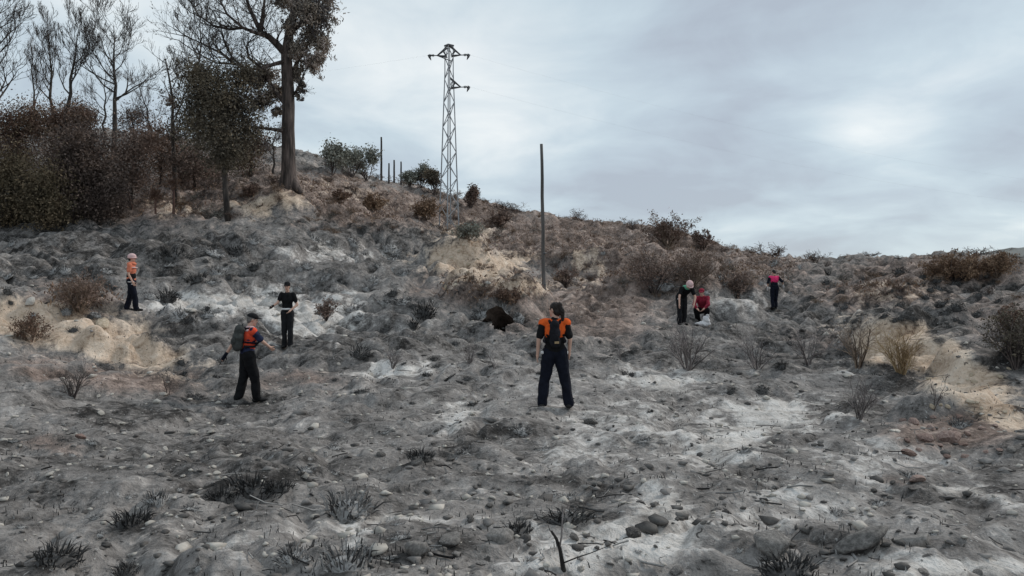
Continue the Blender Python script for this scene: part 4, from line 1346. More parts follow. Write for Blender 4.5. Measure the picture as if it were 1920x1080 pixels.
def gravel(name, n, rmin, rmax, size, mat, seed, flat=.55, persp=.0):
    x, y, z, rng = scatter_xy(n, rmin, rmax, seed)
    keep = noise2(x / 1.7, y / 1.7, seed) + .35 * rng.normal(size=n) > -.2
    x, y, z = x[keep], y[keep], z[keep]
    n = len(x)
    r = size * np.exp(rng.normal(size=n) * .5) * (1 + persp * np.hypot(x, y))
    jit = 1 + .34 * rng.normal(size=(n, len(ICO_V), 1))
    sc = np.stack([r * (1 + .5 * rng.random(n)), r, r * flat], 1)[:, None, :]
    v = ICO_V[None] * jit * sc
    a = rng.random(n) * 6.28
    ca, sa = np.cos(a)[:, None], np.sin(a)[:, None]
    v = np.stack([v[..., 0] * ca - v[..., 1] * sa, v[..., 0] * sa + v[..., 1] * ca, v[..., 2]], -1)
    v += np.stack([x, y, z + r * flat * .25], 1)[:, None, :]
    f = ICO_F[None] + (np.arange(n) * len(ICO_V))[:, None, None]
    tag(link(name, np_mesh(name, v.reshape(-1, 3), f.reshape(-1, 3), M[mat], False)), kind='stuff')


gravel('gravel', 500, 3.6, 24, .018, 'stone', 61, persp=.05)
gravel('cinders', 1800, 3.6, 30, .015, 'stone_dark', 62, persp=.045)
gravel('pale_gravel', 1800, 3.6, 30, .014, 'stone_pale', 63, persp=.05)


def blades(name, n, rmin, rmax, h, wd, mat, seed, thresh=-.1, patch=1.1, lean=.7):
    """short bent blades of charred stubble"""
    x, y, z, rng = scatter_xy(n, rmin, rmax, seed)
    m = noise2(x / patch, y / patch, seed) + .25 * noise2(x / .3, y / .3, seed + 1) > thresh
    x, y, z = x[m], y[m], z[m]; n = len(x)
    R_ = np.hypot(x, y)
    hh = h * (.4 + .9 * rng.random(n)) * (1 + .012 * R_)
    ww = wd * (1 + .07 * R_)
    a = rng.random(n) * 6.28
    dx, dy = np.cos(a), np.sin(a)
    ln = lean * rng.random(n) * hh
    b = rng.random(n) * 6.28
    ex, ey = np.cos(b) * ww, np.sin(b) * ww
    p0 = np.stack([x - ex, y - ey, z - .01], 1); p1 = np.stack([x + ex, y + ey, z - .01], 1)
    p2 = np.stack([x + dx * ln * .4 + ex * .7, y + dy * ln * .4 + ey * .7, z + hh * .6], 1); p3 = np.stack([x + dx * ln * .4 - ex * .7, y + dy * ln * .4 - ey * .7, z + hh * .6], 1)
    p4 = np.stack([x + dx * ln, y + dy * ln, z + hh], 1)
    v = np.stack([p0, p1, p2, p3, p4], 1).reshape(-1, 3)
    o = (np.arange(n) * 5)[:, None]
    f = np.concatenate([o + [[0, 1, 2]], o + [[0, 2, 3]], o + [[3, 2, 4]]], 0)
    tag(link(name, np_mesh(name, v, f, M[mat])), kind='stuff')


blades('burnt_stubble', 9000, 4, 60, .034, .0032, 'litter', 71, thresh=.05)
blades('charred_stubble', 8000, 4, 60, .04, .0036, 'char', 72, thresh=.34, patch=1.6)


def twigs(name, n, rmin, rmax, mat, seed):
    x, y, z, rng = scatter_xy(n, rmin, rmax, seed)
    mb_v, mb_f = [], []
    for i in range(n):
        L_ = (.05 + .22 * rng.random() ** 2) * (1 + .03 * math.hypot(x[i], y[i]))
        a = rng.random() * 6.28
        r = .003 + .006 * rng.random()
        p = np.array([[-.5, 0, 0], [0, .08 * rng.normal(), .10 * rng.random()], [.5, 0, .25 * rng.random() ** 2]]) * L_
        p = np.stack([p[:, 0] * math.cos(a) - p[:, 1] * math.sin(a), p[:, 0] * math.sin(a) + p[:, 1] * math.cos(a), p[:, 2]], 1) + [x[i], y[i], z[i] + .012]
        o = len(mb_v)
        for q in p:
            for k in range(3):
                t = k * 2.094
                mb_v.append((q[0] - math.sin(a) * math.cos(t) * r, q[1] + math.cos(a) * math.cos(t) * r, q[2] + math.sin(t) * r))
        for s_ in range(2):
            for k in range(3):
                k2 = (k + 1) % 3
                mb_f.append((o + s_ * 3 + k, o + s_ * 3 + k2, o + s_ * 3 + 3 + k2, o + s_ * 3 + 3 + k))
    tag(link(name, np_mesh(name, np.array(mb_v), np.array(mb_f), M[mat])), kind='stuff')


twigs('fallen_twigs', 420, 3.6, 26, 'litter', 81)

# ------------------------------------------------------------------ burnt tussocks
def tussock_mesh(seed, n=150, mat='char', spread=1.0):
    rng = np.random.default_rng(seed)
    V, Fc = [], []
    bm = bmesh.new()
    bmesh.ops.create_icosphere(bm, subdivisions=2, radius=1)
    for v in bm.verts:
        k = 1 + .35 * float(noise2(v.co.x * 2 + seed, v.co.y * 2 + v.co.z, seed)[()])
        V.append((v.co.x * .33 * k, v.co.y * .29 * k, v.co.z * .13 * k))
    Fc += [tuple(v.index for v in f.verts) for f in bm.faces]
    bm.free()
    for i in range(n):
        az = rng.random() * 6.28
        ro = .46 * rng.random() ** .62
        L_ = .08 + .26 * rng.random() ** 1.5
        out = (.2 + 1.5 * rng.random()) * spread
        b = Vector((math.cos(az) * ro, math.sin(az) * ro * .85, .03 + .10 * (1 - ro / .45)))
        d = Vector((math.cos(az + rng.normal() * .5) * out, math.sin(az + rng.normal() * .5) * out, 1)).normalized()
        m_ = b + d * L_ * .6
        t_ = m_ + (d + Vector((d.x, d.y, -.8)) * .55) * L_ * .4
        sd = d.cross(Vector((rng.normal(), rng.normal(), rng.normal()))).normalized() * (.010 + .007 * rng.random())
        o = len(V)
        V += [tuple(b - sd), tuple(b + sd), tuple(m_ + sd * .7), tuple(m_ - sd * .7), tuple(t_)]
        Fc += [(o, o + 1, o + 2, o + 3), (o + 3, o + 2, o + 4)]
    me = bpy.data.meshes.new('burnt_tussock')
    me.from_pydata(V, [], Fc)
    me.materials.append(M[mat])
    me.update()
    return me


TM = {m: [tussock_mesh(700 + 9 * i + 100 * j, 150, m) for i in range(5)] for j, m in enumerate(('char', 'char_grey'))}


def tuss(px, py, wpx, label, group=None, kind='char', hs=1.0, dmin=3.0, name='burnt_tussock', wide=1.0, mk=None):
    b = hit(px, py, dmin)
    if b is None: return
    if group is None: hs *= 1.6; wpx *= 1.12
    sc = wpx * b.y / F / 1.0
    o = link(name, TM[kind][int(rs.integers(5)) if mk is None else mk], None, b - Vector((0, 0, .02 * sc)))
    nq = normal(b.x, b.y, max(.12, .4 * sc)).rotation_difference(Vector((0, 0, 1))).inverted()
    o.rotation_euler = (nq.to_matrix() @ Matrix.Rotation(rs.random() * 6.28 if wide == 1 else rs.normal() * .3, 3, 'Z')).to_euler()
    o.scale = (sc * wide, sc, sc * hs)
    tag(o, label, 'tussock', group)


tuss(475, 925, 70, 'wide black burnt tussock at the lower left, right half of the long dark clump', hs=1.0, wide=1.5)
tuss(415, 938, 52, 'black burnt tussock forming the left end of the long dark clump at the lower left', hs=.9, wide=1.2)
tuss(520, 918, 48, 'black burnt tussock at the right tip of the long dark clump', hs=.9, wide=1.2)
tuss(246, 985, 70, 'round black burnt tussock below the long dark clump')
tuss(292, 940, 48, 'dark grey burnt tussock between the round black one and the long dark clump', kind='char_grey')
tuss(105, 1056, 90, 'spiky black burnt tussock at the bottom left corner')
tuss(238, 1076, 50, 'black burnt tussock cut by the bottom edge on the left')
tuss(790, 862, 52, 'spiky black burnt tussock in the middle of the grey ash')
tuss(655, 960, 92, 'large grey ashy tussock with curled blades at the lower centre', kind='char_grey')
tuss(676, 664, 44, 'flat black mound of burnt grass right of the person with a big backpack', hs=.7)
tuss(795, 590, 46, 'round black burnt bush on the slope left of the burrow', hs=1.2)
tuss(775, 610, 26, 'small black tuft just below the round black burnt bush')
for q_, (x_, y_, w_) in enumerate(((905, 592, 40), (938, 588, 46), (972, 598, 38))):
    tuss(x_, y_, w_, ['dark grass tuft over the left side of the burrow mouth', 'dark grass tuft hanging over the top of the burrow mouth', 'dark grass tuft over the right side of the burrow mouth'][q_], kind='char_grey', hs=.7, dmin=18)
tuss(316, 560, 44, 'black burnt tuft right of the person in the orange hat', hs=.8)
tuss(370, 525, 40, 'black burnt tuft high on the left slope', hs=.8)
tuss(330, 486, 54, 'wide black burnt tuft at the top of the left slope', hs=.7)
tuss(448, 474, 40, 'flat black tuft under the soot black pine', hs=.6)
tuss(970, 1000, 64, 'black sooty tussock behind the rounded grey boulder', hs=.8)
tuss(1060, 975, 80, 'flat sooty tussock behind the charred stick', hs=.55, wide=1.3)
tuss(1466, 690, 26, 'reddish black stump like tuft between the two thin grey shrubs', hs=1.2)
tuss(1480, 1075, 110, 'black tussock cut by the bottom edge below the single boulder', hs=.8)
tuss(650, 1060, 100, 'dark grey tussock at the bottom edge under the ashy tussock', kind='char_grey', hs=.9)
tuss(545, 1050, 60, 'small grey tussock near the bottom edge', kind='char_grey')
tuss(1800, 800, 40, 'dark tuft on top of the heap of reddish stones', kind='char_grey')
for n_, box, wr, kind, lab, grp in (
        (46, (1540, 505, 1900, 620), (12, 30), 'char', 'small black tuft on the dark slope below the right skyline', 'black tufts on the right slope'),
        (60, (0, 445, 760, 600), (18, 46), 'char_grey', 'grey burnt grass tuft on the upper left slope', 'grass tufts on the upper left slope'),
        (40, (0, 460, 800, 620), (12, 30), 'char', 'small black burnt tuft on the left slope', 'small black tufts on the left slope'),
        (30, (1100, 420, 1540, 560), (14, 34), 'char_grey', 'grey brown burnt tuft on the brown hillside', 'tufts on the brown hillside'),
        (46, (300, 620, 1500, 760), (12, 32), 'char', 'small black tuft in the ash of the middle slope', 'black tufts on the middle slope'),
        (46, (0, 780, 1920, 1075), (20, 46), 'char_grey', 'grey burnt tuft in the ash near the viewer', 'grey tufts in the ash')):
    c = 0
    for _ in range(n_ * 5):
        px = box[0] + (box[2] - box[0]) * rs.random(); py = box[1] + (box[3] - box[1]) * rs.random()
        w = wr[0] + (wr[1] - wr[0]) * rs.random() ** 1.6
        if any(abs(px - x) < w + 14 and abs(py - y) < 26 for x, y in ((1040, 762), (465, 752), (245, 582), (540, 650), (1452, 578), (1295, 608))): continue
        if not far_enough(px, py, w * .6): continue
        tuss(px, py, w, lab, grp, kind, hs=.6 + .4 * rs.random(), wide=1.0 + .5 * rs.random()); c += 1
        if c >= n_: break

# low scrub over the brown hillside and along the skyline
def scrub_mesh(seed, leafmat):
    rng = np.random.default_rng(seed)
    mb = MB(); tips = []
    for k in range(16):
        az = rng.random() * 6.28; q = .15 + 1.1 * rng.random()
        branch(mb, Vector((math.cos(az) * .3 * rng.random(), math.sin(az) * .3 * rng.random(), -.05)), Vector((math.cos(az) * q, math.sin(az) * q, 1)), .25 + .75 * rng.random(), .016, 1 + (k % 2), rng, up=.1, wig=.4, kids=4, segs=3, tips=tips, minr=.008)
    sm = mb.mesh('stems', M['twig_dark' if seed % 2 else 'twig_brown'], False)
    tp = np.array([tuple(t) for t in tips])
    tp = tp[rng.integers(0, len(tp), 300)] + rng.normal(size=(300, 3)) * .06
    lm = leaf_mesh('foliage', tp, .085, M[leafmat], rng, -.4, 2.6)
    return sm, lm


SM = [scrub_mesh(800 + i, l) for i, l in enumerate(('leaf_tan', 'leaf_mauve', 'leaf_brown', 'leaf_mauve', 'leaf_tan', 'leaf_olive'))]


def scrub(b, sc, lab, grp, k=None):
    sm, lm = SM[int(rs.integers(len(SM))) if k is None else k]
    root = empty('scrub', b, rs.random() * 6.28, sc)
    root.scale = (sc * (1.1 + .9 * rs.random()), sc * (1.1 + .7 * rs.random()), sc * (.5 + .6 * rs.random()))
    tag(root, lab, 'scrub', grp)
    link('stems', sm, root); link('foliage', lm, root)


px = 585.0
while px < 1900:
    px += abs(rs.normal()) * 22 + 4
    b, yc = crest(min(px, 1915))
    h = (7 + 26 * rs.random() ** 3) * b.y / F
    near_b = b - Vector((0, 2.5 * rs.random(), 0))
    scrub(on_ground(near_b.x, near_b.y, .06), h, 'low scorched scrub along the skyline of the ridge', 'scrub along the skyline', (0, 1, 2, 3, 4)[int(rs.integers(5))])
for lab, grp, n_, box, hr in (('low scorched scrub on the brown hillside', 'scrub on the brown hillside', 130, (880, 425, 1420, 560), (5, 17)),
                              ('low scorched scrub between the eucalyptus and the pylon', 'scrub by the pylon', 90, (560, 330, 960, 440), (5, 16)),
                              ('low scorched scrub under the trees on the left', 'scrub under the trees', 40, (210, 330, 530, 410), (10, 26)),
                              ('low scorched scrub on the slope below the right skyline', 'scrub on the right slope', 34, (1480, 494, 1910, 570), (8, 18))):
    for _ in range(n_):
        px = box[0] + (box[2] - box[0]) * rs.random(); py = box[1] + (box[3] - box[1]) * rs.random()
        b = hit(px, py, 20)
        if b is None or abs(px - 1018) < 12: continue
        scrub(b, (hr[0] + (hr[1] - hr[0]) * rs.random() ** 1.5) * b.y / F, lab, grp)

# dry brown grass and brush that covers the brown hillside
def zone_at(x, y, z):
    px = 960 + F * x / y; py = 540 - F * (z - CZ) / y
    s = np.zeros_like(px)
    for q in ((1060, 445, 190, 50), (1240, 490, 190, 62), (700, 385, 150, 40), (880, 405, 130, 40), (1400, 505, 130, 38), (1650, 545, 100, 20), (1800, 497, 100, 14), (330, 370, 180, 46), (140, 565, 90, 24), (920, 545, 110, 30), (600, 350, 110, 34)):
        s = np.maximum(s, np.exp(-((px - q[0]) / q[2]) ** 2 - ((py - q[1]) / q[3]) ** 2))
    return s


def dry_grass(name, n, mat, h, seed, thr):
    x, y, z, rng = scatter_xy(n, 18, 80, seed)
    m = (zone_at(x, y, z) + .35 * noise2(x / 2.2, y / 2.2, seed) + .2 * noise2(x / .7, y / .7, seed + 2)) > thr
    x, y, z = x[m], y[m], z[m]
    c = np.stack([x, y, z + h * .35], 1)
    tag(link(name, leaf_mesh(name, c, h, M[mat], rng, -1.2, 3.5, per=3)), kind='stuff')


dry_grass('dry_grass', 26000, 'leaf_tan', .13, 91, .55)
dry_grass('scorched_grass', 22000, 'leaf_brown', .14, 92, .60)
dry_grass('grey_brush', 22000, 'leaf_mauve', .15, 93, .52)

# charred stick standing at the bottom centre
def stick():
    b = hit(1056, 1068)
    s = b.y / F
    root = empty('charred_stick', b)
    tag(root, 'forked charred stick standing in pale ash at the bottom centre', 'stick')
    P = lambda x, y, d=0: loc(x, y, b.y + d, b)
    mb = MB(); mb.tube([P(1060, 1085), P(1055, 1060), P(1050, 1030), P(1043, 1010), P(1034, 995)], [5 * s, 4.6 * s, 3.6 * s, 3 * s, 1.6 * s], 7)
    mb.build('stem', M['char_wood'], root)
    for pts, w in (([(1049, 1026), (1053, 1005), (1054, 980), (1056, 955)], 2.2), ([(1055, 1056, 0), (1080, 1046, -.1), (1110, 1036, -.15), (1140, 1024, -.2)], 1.5), ([(1043, 1010), (1036, 1002), (1030, 992), (1028, 985)], 1.4)):
        mb = MB(); mb.tube([P(*p) for p in pts], [w * s * (1 - .6 * i / (len(pts) - 1)) for i in range(len(pts))], 6)
        mb.build('fork', M['twig_grey' if w > 2 else 'char_wood'], root)


stick()

# ------------------------------------------------------------------ people
# a figure is 1.70 m tall in its own frame: x to its right, y where it faces, z up
def joints(step=0.0, width=.10, lean=0.0, twist=0.0, crouch=None):
    J = {}
    for s, n in ((-1, 'l'), (1, 'r')):
        st = step * (1 if n == 'r' else -1)
        J['ankle_' + n] = Vector((s * width, st * .5, .085))
        J['toe_' + n] = Vector((s * (width + .03), st * .5 + .17, .035))
        J['hip_' + n] = Vector((s * .088, 0, .90))
        J['knee_' + n] = Vector((s * (width * .5 + .047), st * .25 + .035, .485))
    up = {'pelvis': (0, 0, .95), 'waist': (0, .0, 1.08), 'chest': (0, 0, 1.25), 'neck': (0, -.015, 1.42), 'head': (0, .012, 1.585)}
    for n, p in up.items(): J[n] = Vector(p)
    for s, n in ((-1, 'l'), (1, 'r')):
        J['shoulder_' + n] = Vector((s * .175, -.005, 1.375))
        J['elbow_' + n] = Vector((s * .235, -.03, 1.105))
        J['wrist_' + n] = Vector((s * .255, .03, .865))
    R = Matrix.Rotation(-lean, 3, 'X') @ Matrix.Rotation(twist, 3, 'Z')
    c = Vector((0, 0, .95))
    for n in list(J):
        if n in up or n.startswith(('shoulder', 'elbow', 'wrist')):
            J[n] = c + R @ (J[n] - c)
    J['R'] = R
    return J


def hand(mb, w, e, side, curl=.5):
    """palm, four unequal curled fingers and a thumb off the side of the palm"""
    d = (w - e).normalized()
    ref = Vector((0, 1, 0)) if abs(d.y) < .8 else Vector((0, 0, 1))
    f = (ref - d * ref.dot(d)).normalized()          # towards the thumb
    n = d.cross(f) * side                              # out of the back of the hand
    mb.capsule(w, .026, w + d * .03, .028)
    for k in (-1, 0, 1):
        mb.capsule(w + d * .02 + f * .018 * k, .016, w + d * .075 + f * .022 * k, .014, 8)
    for k, Lf in enumerate((.072, .080, .074, .058)):
        o = w + d * .082 + f * (.030 - .020 * k)
        a = o + d * Lf * .45 - n * Lf * .15 * curl
        b = a + d * Lf * .32 * (1 - .4 * curl) - n * Lf * .4 * curl
        mb.capsule(o, .0095, a, .009, 7); mb.capsule(a, .009, b, .0078, 7)
    t0 = w + d * .025 + f * .026
    t1 = t0 + (d * .6 + f * .75).normalized() * .04
    mb.capsule(t0, .013, t1, .0105, 7); mb.capsule(t1, .0105, t1 + (d * .9 + f * .25 - n * .3).normalized() * .03, .009, 7)


def person(px, py, hpx, face_deg, J, label, outfit, vox=.011, head_yaw=0.0, head_pitch=0.0, dmin=5, crouched=False, extra_scale=1.0):
    base = hit(px, py, dmin)
    s = base.y / F
    H = hpx * s
    sc = (H / 1.70) if not crouched else extra_scale
    print('person', round(px), 'depth', round(base.y, 1), 'height', round(H, 2), 'scale', round(sc, 2))
    root = empty('person', base - Vector((0, 0, .02)), -math.radians(face_deg), sc)
    tag(root, label, 'person', 'search party on the burnt slope')
    R = J['R']
    HR = R @ Matrix.Rotation(head_yaw, 3, 'Z') @ Matrix.Rotation(head_pitch, 3, 'X')
    hc = J['head']
    B = MB()
    for n, sd in (('l', -1), ('r', 1)):
        B.capsule(J['hip_' + n], .085, J['knee_' + n], .054); B.capsule(J['knee_' + n], .054, J['ankle_' + n], .037)
        B.capsule(J['knee_' + n] * .7 + J['ankle_' + n] * .3 + Vector((0, -.015, 0)), .05, J['knee_' + n] * .5 + J['ankle_' + n] * .5, .046)
        B.capsule(J['ankle_' + n] + Vector((0, -.03, -.035)), .036, J['toe_' + n], .030)
        B.capsule(J['shoulder_' + n], .050, J['elbow_' + n], .037); B.capsule(J['elbow_' + n], .037, J['wrist_' + n], .025)
        B.capsule(J['chest'] + R @ Vector((sd * .08, 0, .09)), .06, J['shoulder_' + n], .052)
        hand(B, J['wrist_' + n], J['elbow_' + n], sd)
    B.ellip(J['pelvis'] - R @ Vector((0, 0, .02)), (.155, .105, .11), R)
    B.ellip(J['waist'], (.130, .092, .13), R)
    B.ellip(J['chest'], (.160, .108, .19), R)
    B.capsule(J['neck'] - R @ Vector((0, 0, .04)), .062, hc - HR @ Vector((0, .015, .06)), .052)
    B.ellip(hc + HR @ Vector((0, -.008, .02)), (.074, .092, .098), HR)
    B.ellip(hc + HR @ Vector((0, .022, -.035)), (.058, .068, .078), HR)
    B.capsule(hc + HR @ Vector((0, .082, .012)), .011, hc + HR @ Vector((0, .104, -.018)), .013, 8)
    B.ellip(hc + HR @ Vector((0, .07, .03)), (.05, .02, .012), HR)
    B.ellip(hc + HR @ Vector((0, .075, -.09)), (.022, .016, .018), HR)
    for sd in (-1, 1):
        B.ellip(hc + HR @ Vector((sd * .076, -.005, 0)), (.011, .02, .032), HR)
    solid('body', B, M['skin'], vox, root, 3)
    for sd in (-1, 1):
        e = MB(); e.ellip(hc + HR @ Vector((sd * .03, .083, .012)), (.012, .009, .008), HR, 8, 6)
        e.build('eye', M['eye'], root)
    e = MB(); e.ellip(hc + HR @ Vector((0, .088, -.052)), (.022, .008, .009), HR, 10, 6)
    e.build('lips', M['lip'], root)
    # trousers
    o = outfit
    T = MB()
    for n in 'lr':
        kn, an = J['knee_' + n], J['ankle_' + n]
        T.capsule(J['hip_' + n], .108 * o.get('tw', 1.06), kn, .082 * o.get('tw', 1.06)); T.capsule(kn, .080 * o.get('tw', 1.06), an + (kn - an) * .02, .074 * o.get('tw', 1.06))
        T.capsule(an + (kn - an) * .12, .08, an + Vector((0, .01, .0)), .083)
    T.ellip(J['pelvis'] - R @ Vector((0, 0, .03)), (.175, .128, .13), R)
    solid('trousers', T, M[o['trousers']], vox, root, 4, .012, 9, 3)
    for n in 'lr':
        Sh = MB()
        a, t = J['ankle_' + n], J['toe_' + n]
        Sh.capsule(a + Vector((0, -.045, -.040)), .046, t + Vector((0, 0, .004)), .040); Sh.capsule(a + Vector((0, -.01, -.02)), .05, a + Vector((0, -.008, .06)), .052)
        solid('boot', Sh, M['boot'], vox, root, 3)
    # shirt
    S = MB()
    S.ellip(J['pelvis'] + R @ Vector((0, 0, .02)), (.178, .132, .12), R)
    S.ellip(J['waist'], (.158, .122, .16), R)
    S.ellip(J['chest'], (.180, .130, .20), R)
    sl = o.get('sleeve', .72)
    for n, sd in (('l', -1), ('r', 1)):
        sh, el, wr = J['shoulder_' + n], J['elbow_' + n], J['wrist_' + n]
        S.capsule(J['chest'] + R @ Vector((sd * .08, 0, .10)), .075, sh, .068)
        if sl <= 1: S.capsule(sh, .070, sh + (el - sh) * sl, .064)
        else:
            S.capsule(sh, .070, el, .056); S.capsule(el, .055, el + (wr - el) * min(sl - 1, .92), .042)
    S.capsule(J['neck'] - R @ Vector((0, 0, .03)), .070, J['neck'] + R @ Vector((0, 0, .005)), .064)
    solid('shirt', S, M[o['shirt']], vox, root, 4, .010, 10, 5)
    # waistcoat or coloured yoke over the shirt
    if 'vest' in o:
        V = MB()
        low = o.get('vest_low', 0)
        V.ellip(J['chest'] + R @ Vector((0, 0, .02)), (.192, .143, .185), R)
        if low: V.ellip(J['waist'] + R @ Vector((0, 0, .03)), (.172, .138, .15), R)
        for n, sd in (('l', -1), ('r', 1)):
            V.capsule(J['chest'] + R @ Vector((sd * .06, 0, .13)), .072, J['chest'] + R @ Vector((sd * o.get('vest_w', .15), 0, .115)), .088)
        solid('vest', V, M[o['vest']], vox, root, 4, .008, 12, 9)
    if 'stripe' in o:
        for z in o['stripe'][1:]:
            Q = MB()
            pts = [J['chest'] + R @ Vector((.197 * math.cos(t), .150 * math.sin(t), z)) for t in np.linspace(0, 2 * math.pi, 25)]
            Q.tube(pts, [.018] * 25, 6)
            Q.build('vest_stripe', M[o['stripe'][0]], root)
    for nm, mt, jn, off, size in o.get('patches', ()):
        Q = MB()
        c = J[jn] + Vector(off)
        Q.ellip(c, size, None, 12, 8)
        Q.build(nm, M[mt], root)
    # head: hair and headgear
    Hh = MB()
    Hh.ellip(hc + HR @ Vector((0, -.018, .032)), (.083, .096, .098), HR)
    if o.get('hairstyle') == 'tail':
        Hh.capsule(hc + HR @ Vector((0, -.09, .06)), .045, hc + HR @ Vector((.01, -.14, -.02)), .04)
        Hh.capsule(hc + HR @ Vector((.01, -.14, -.02)), .04, hc + HR @ Vector((.03, -.13, -.20)), .022)
        Hh.ellip(hc + HR @ Vector((0, -.10, .08)), (.05, .045, .045), HR)
        Hh.ellip(hc + HR @ Vector((0, -.05, -.03)), (.075, .065, .075), HR)
    else:
        Hh.ellip(hc + HR @ Vector((0, -.05, -.015)), (.072, .055, .07), HR)
    solid('hair', Hh, M[o.get('hair', 'hair')], .009, root, 2, .006, 40, 2)
    if 'cap' in o:
        K = MB()
        K.ellip(hc + HR @ Vector((0, -.008, .062)), (.092, .108, .072), HR)
        K.ellip(hc + HR @ Vector((0, .10, .055)), (.066, .085, .012), HR)
        solid('cap', K, M[o['cap']], .008, root, 2)
    if 'helmet' in o:
        K = MB()
        K.ellip(hc + HR @ Vector((0, -.005, .055)), (.108, .128, .10), HR)
        K.ellip(hc + HR @ Vector((0, .01, .018)), (.125, .155, .014), HR)
        solid('helmet', K, M[o['helmet']], .008, root, 2)
    if 'scarf' in o:
        K = MB()
        K.ellip(J['neck'] + R @ Vector((0, .01, .0)), (.10, .09, .055), R)
        K.ellip(J['neck'] + R @ Vector((0, -.03, -.05)), (.15, .085, .05), R)
        solid('scarf', K, M[o['scarf']], .010, root, 3)
    if 'glove' in o:
        for n, sd in (('l', -1), ('r', 1)):
            if n not in o['glove'][1]: continue
            K = MB()
            w, e = J['wrist_' + n], J['elbow_' + n]
            hand(K, w, e, sd)
            K.capsule(w - (w - e).normalized() * .04, .033, w + (w - e).normalized() * .07, .036)
            solid('glove', K, M[o['glove'][0]], .009, root, 2)
    return root, J, sc


def place_on(root, name, label, cat, at_local, tilt=None):
    """a carried thing: its own top-level object standing where the figure holds it"""
    mw = Matrix.LocRotScale(root.location, root.rotation_euler, root.scale)
    o = empty(name, mw @ Vector(at_local), root.rotation_euler.z, root.scale.x)
    if tilt is not None: o.rotation_euler = (tilt, 0, root.rotation_euler.z)
    tag(o, label, cat)
    return o


def backpack(root, J, label, size, mat, strapmat, tagcol=None):
    """pack on the back: origin between the shoulder blades"""
    R = J['R']
    c = J['chest'] + R @ Vector((0, -.13 - size[1] / 2, -.03))
    o = place_on(root, 'backpack', label, 'backpack', c)
    mb = MB()
    w, d, h = size
    for z, k in ((-h * .33, 1.0), (0, 1.05), (h * .30, .86)):
        mb.ellip(R @ Vector((0, 0, z)), (w * .52 * k, d * .62 * k, h * .30), R)
    mb.box((0, .01, 0), (w * .8, d * .7, h * .82), R.to_4x4().to_3x3())
    solid('pack_body', mb, M[mat], .011, o, 5, .010, 12, 4)
    mb = MB(); mb.ellip(R @ Vector((0, -d * .52, -h * .18)), (w * .36, d * .26, h * .20), R)
    solid('pocket', mb, M[mat], .010, o, 3, .006, 14, 6)
    for sd in (-1, 1):
        mb = MB()
        pts = [(sd * .07, d * .5, h * .42), (sd * .085, d * .5 + .06, .19), (sd * .095, d * .5 + .15, .205), (sd * .10, d * .5 + .27, .12), (sd * .125, d * .5 + .295, -.03), (sd * .175, d * .5 + .20, -.14), (sd * .16, d * .5, -h * .36)]
        mb.tube([R @ Vector(p) for p in pts], [.022] * len(pts), 6)
        mb.build('strap', M[strapmat], o)
    mb = MB(); mb.tube([R @ Vector((-.03, d * .3, h * .5)), R @ Vector((0, d * .3, h * .5 + .05)), R @ Vector((.03, d * .3, h * .5))], [.009] * 3, 6)
    mb.build('grab_loop', M[strapmat], o)
    if tagcol:
        mb = MB(); mb.box(R @ Vector((.03, -d * .78, -h * .36)), (.07, .012, .035), R)
        mb.build('label_patch', M[tagcol], o, smooth=False)
    return o


# the woman standing in the centre, back to the camera, legs apart, looking left
J = joints(width=.205, lean=-.03)
J['ankle_r'].x = .225; J['toe_r'].x = .27; J['toe_l'].x = -.24
J['knee_l'].x, J['knee_r'].x = -.155, .165
J['elbow_l'] = Vector((-.255, -.045, 1.11)); J['wrist_l'] = Vector((-.275, .0, .87))
J['elbow_r'] = Vector((.245, -.02, 1.11)); J['wrist_r'] = Vector((.235, .06, .88))
r0, J0, s0 = person(1040, 763, 198, 2, J, 'person standing legs apart with dark hair, orange and black top and small dark backpack',
                    dict(trousers='navy', shirt='black', sleeve=.78, vest='orange', vest_w=.178, hair='hair', hairstyle='tail', tw=1.12,
                         patches=[('trouser_patch', 'white', 'hip_l', (-.105, -.03, .0), (.03, .05, .03)), ('trouser_patch', 'white', 'hip_r', (.118, -.02, .0), (.012, .04, .028))]), vox=.0095, head_yaw=.95, head_pitch=-.05)
backpack(r0, J0, 'small dark backpack worn by the central person with the orange yoke', (.175, .10, .38), 'pack_black', 'pack_black', 'twig_gold')

# the man on the left with a large grey pack, walking up to the right
J = joints(step=.30, width=.085, lean=.13)
J['elbow_l'] = Vector((-.28, -.20, 1.11)); J['wrist_l'] = Vector((-.31, -.33, .90))
J['elbow_r'] = Vector((.21, .22, 1.17)); J['wrist_r'] = Vector((.15, .38, 1.05))
r1, J1, s1 = person(464, 752, 166, 56, J, 'person walking uphill with big grey backpack, vermilion vest, blue sleeves and dark cap',
                    dict(trousers='black', shirt='navy2', sleeve=.8, vest='vermilion', vest_low=1, vest_w=.165, cap='charcoal', scarf='pale_pink', hair='hair_grey', tw=1.16, stripe=('navy', -.10), glove=('navy', 'l')), vox=.0105, head_yaw=-.2, head_pitch=-.1)
backpack(r1, J1, 'big rounded grey backpack on the person walking uphill in a vermilion vest', (.30, .16, .43), 'pack_grey', 'pack_black')

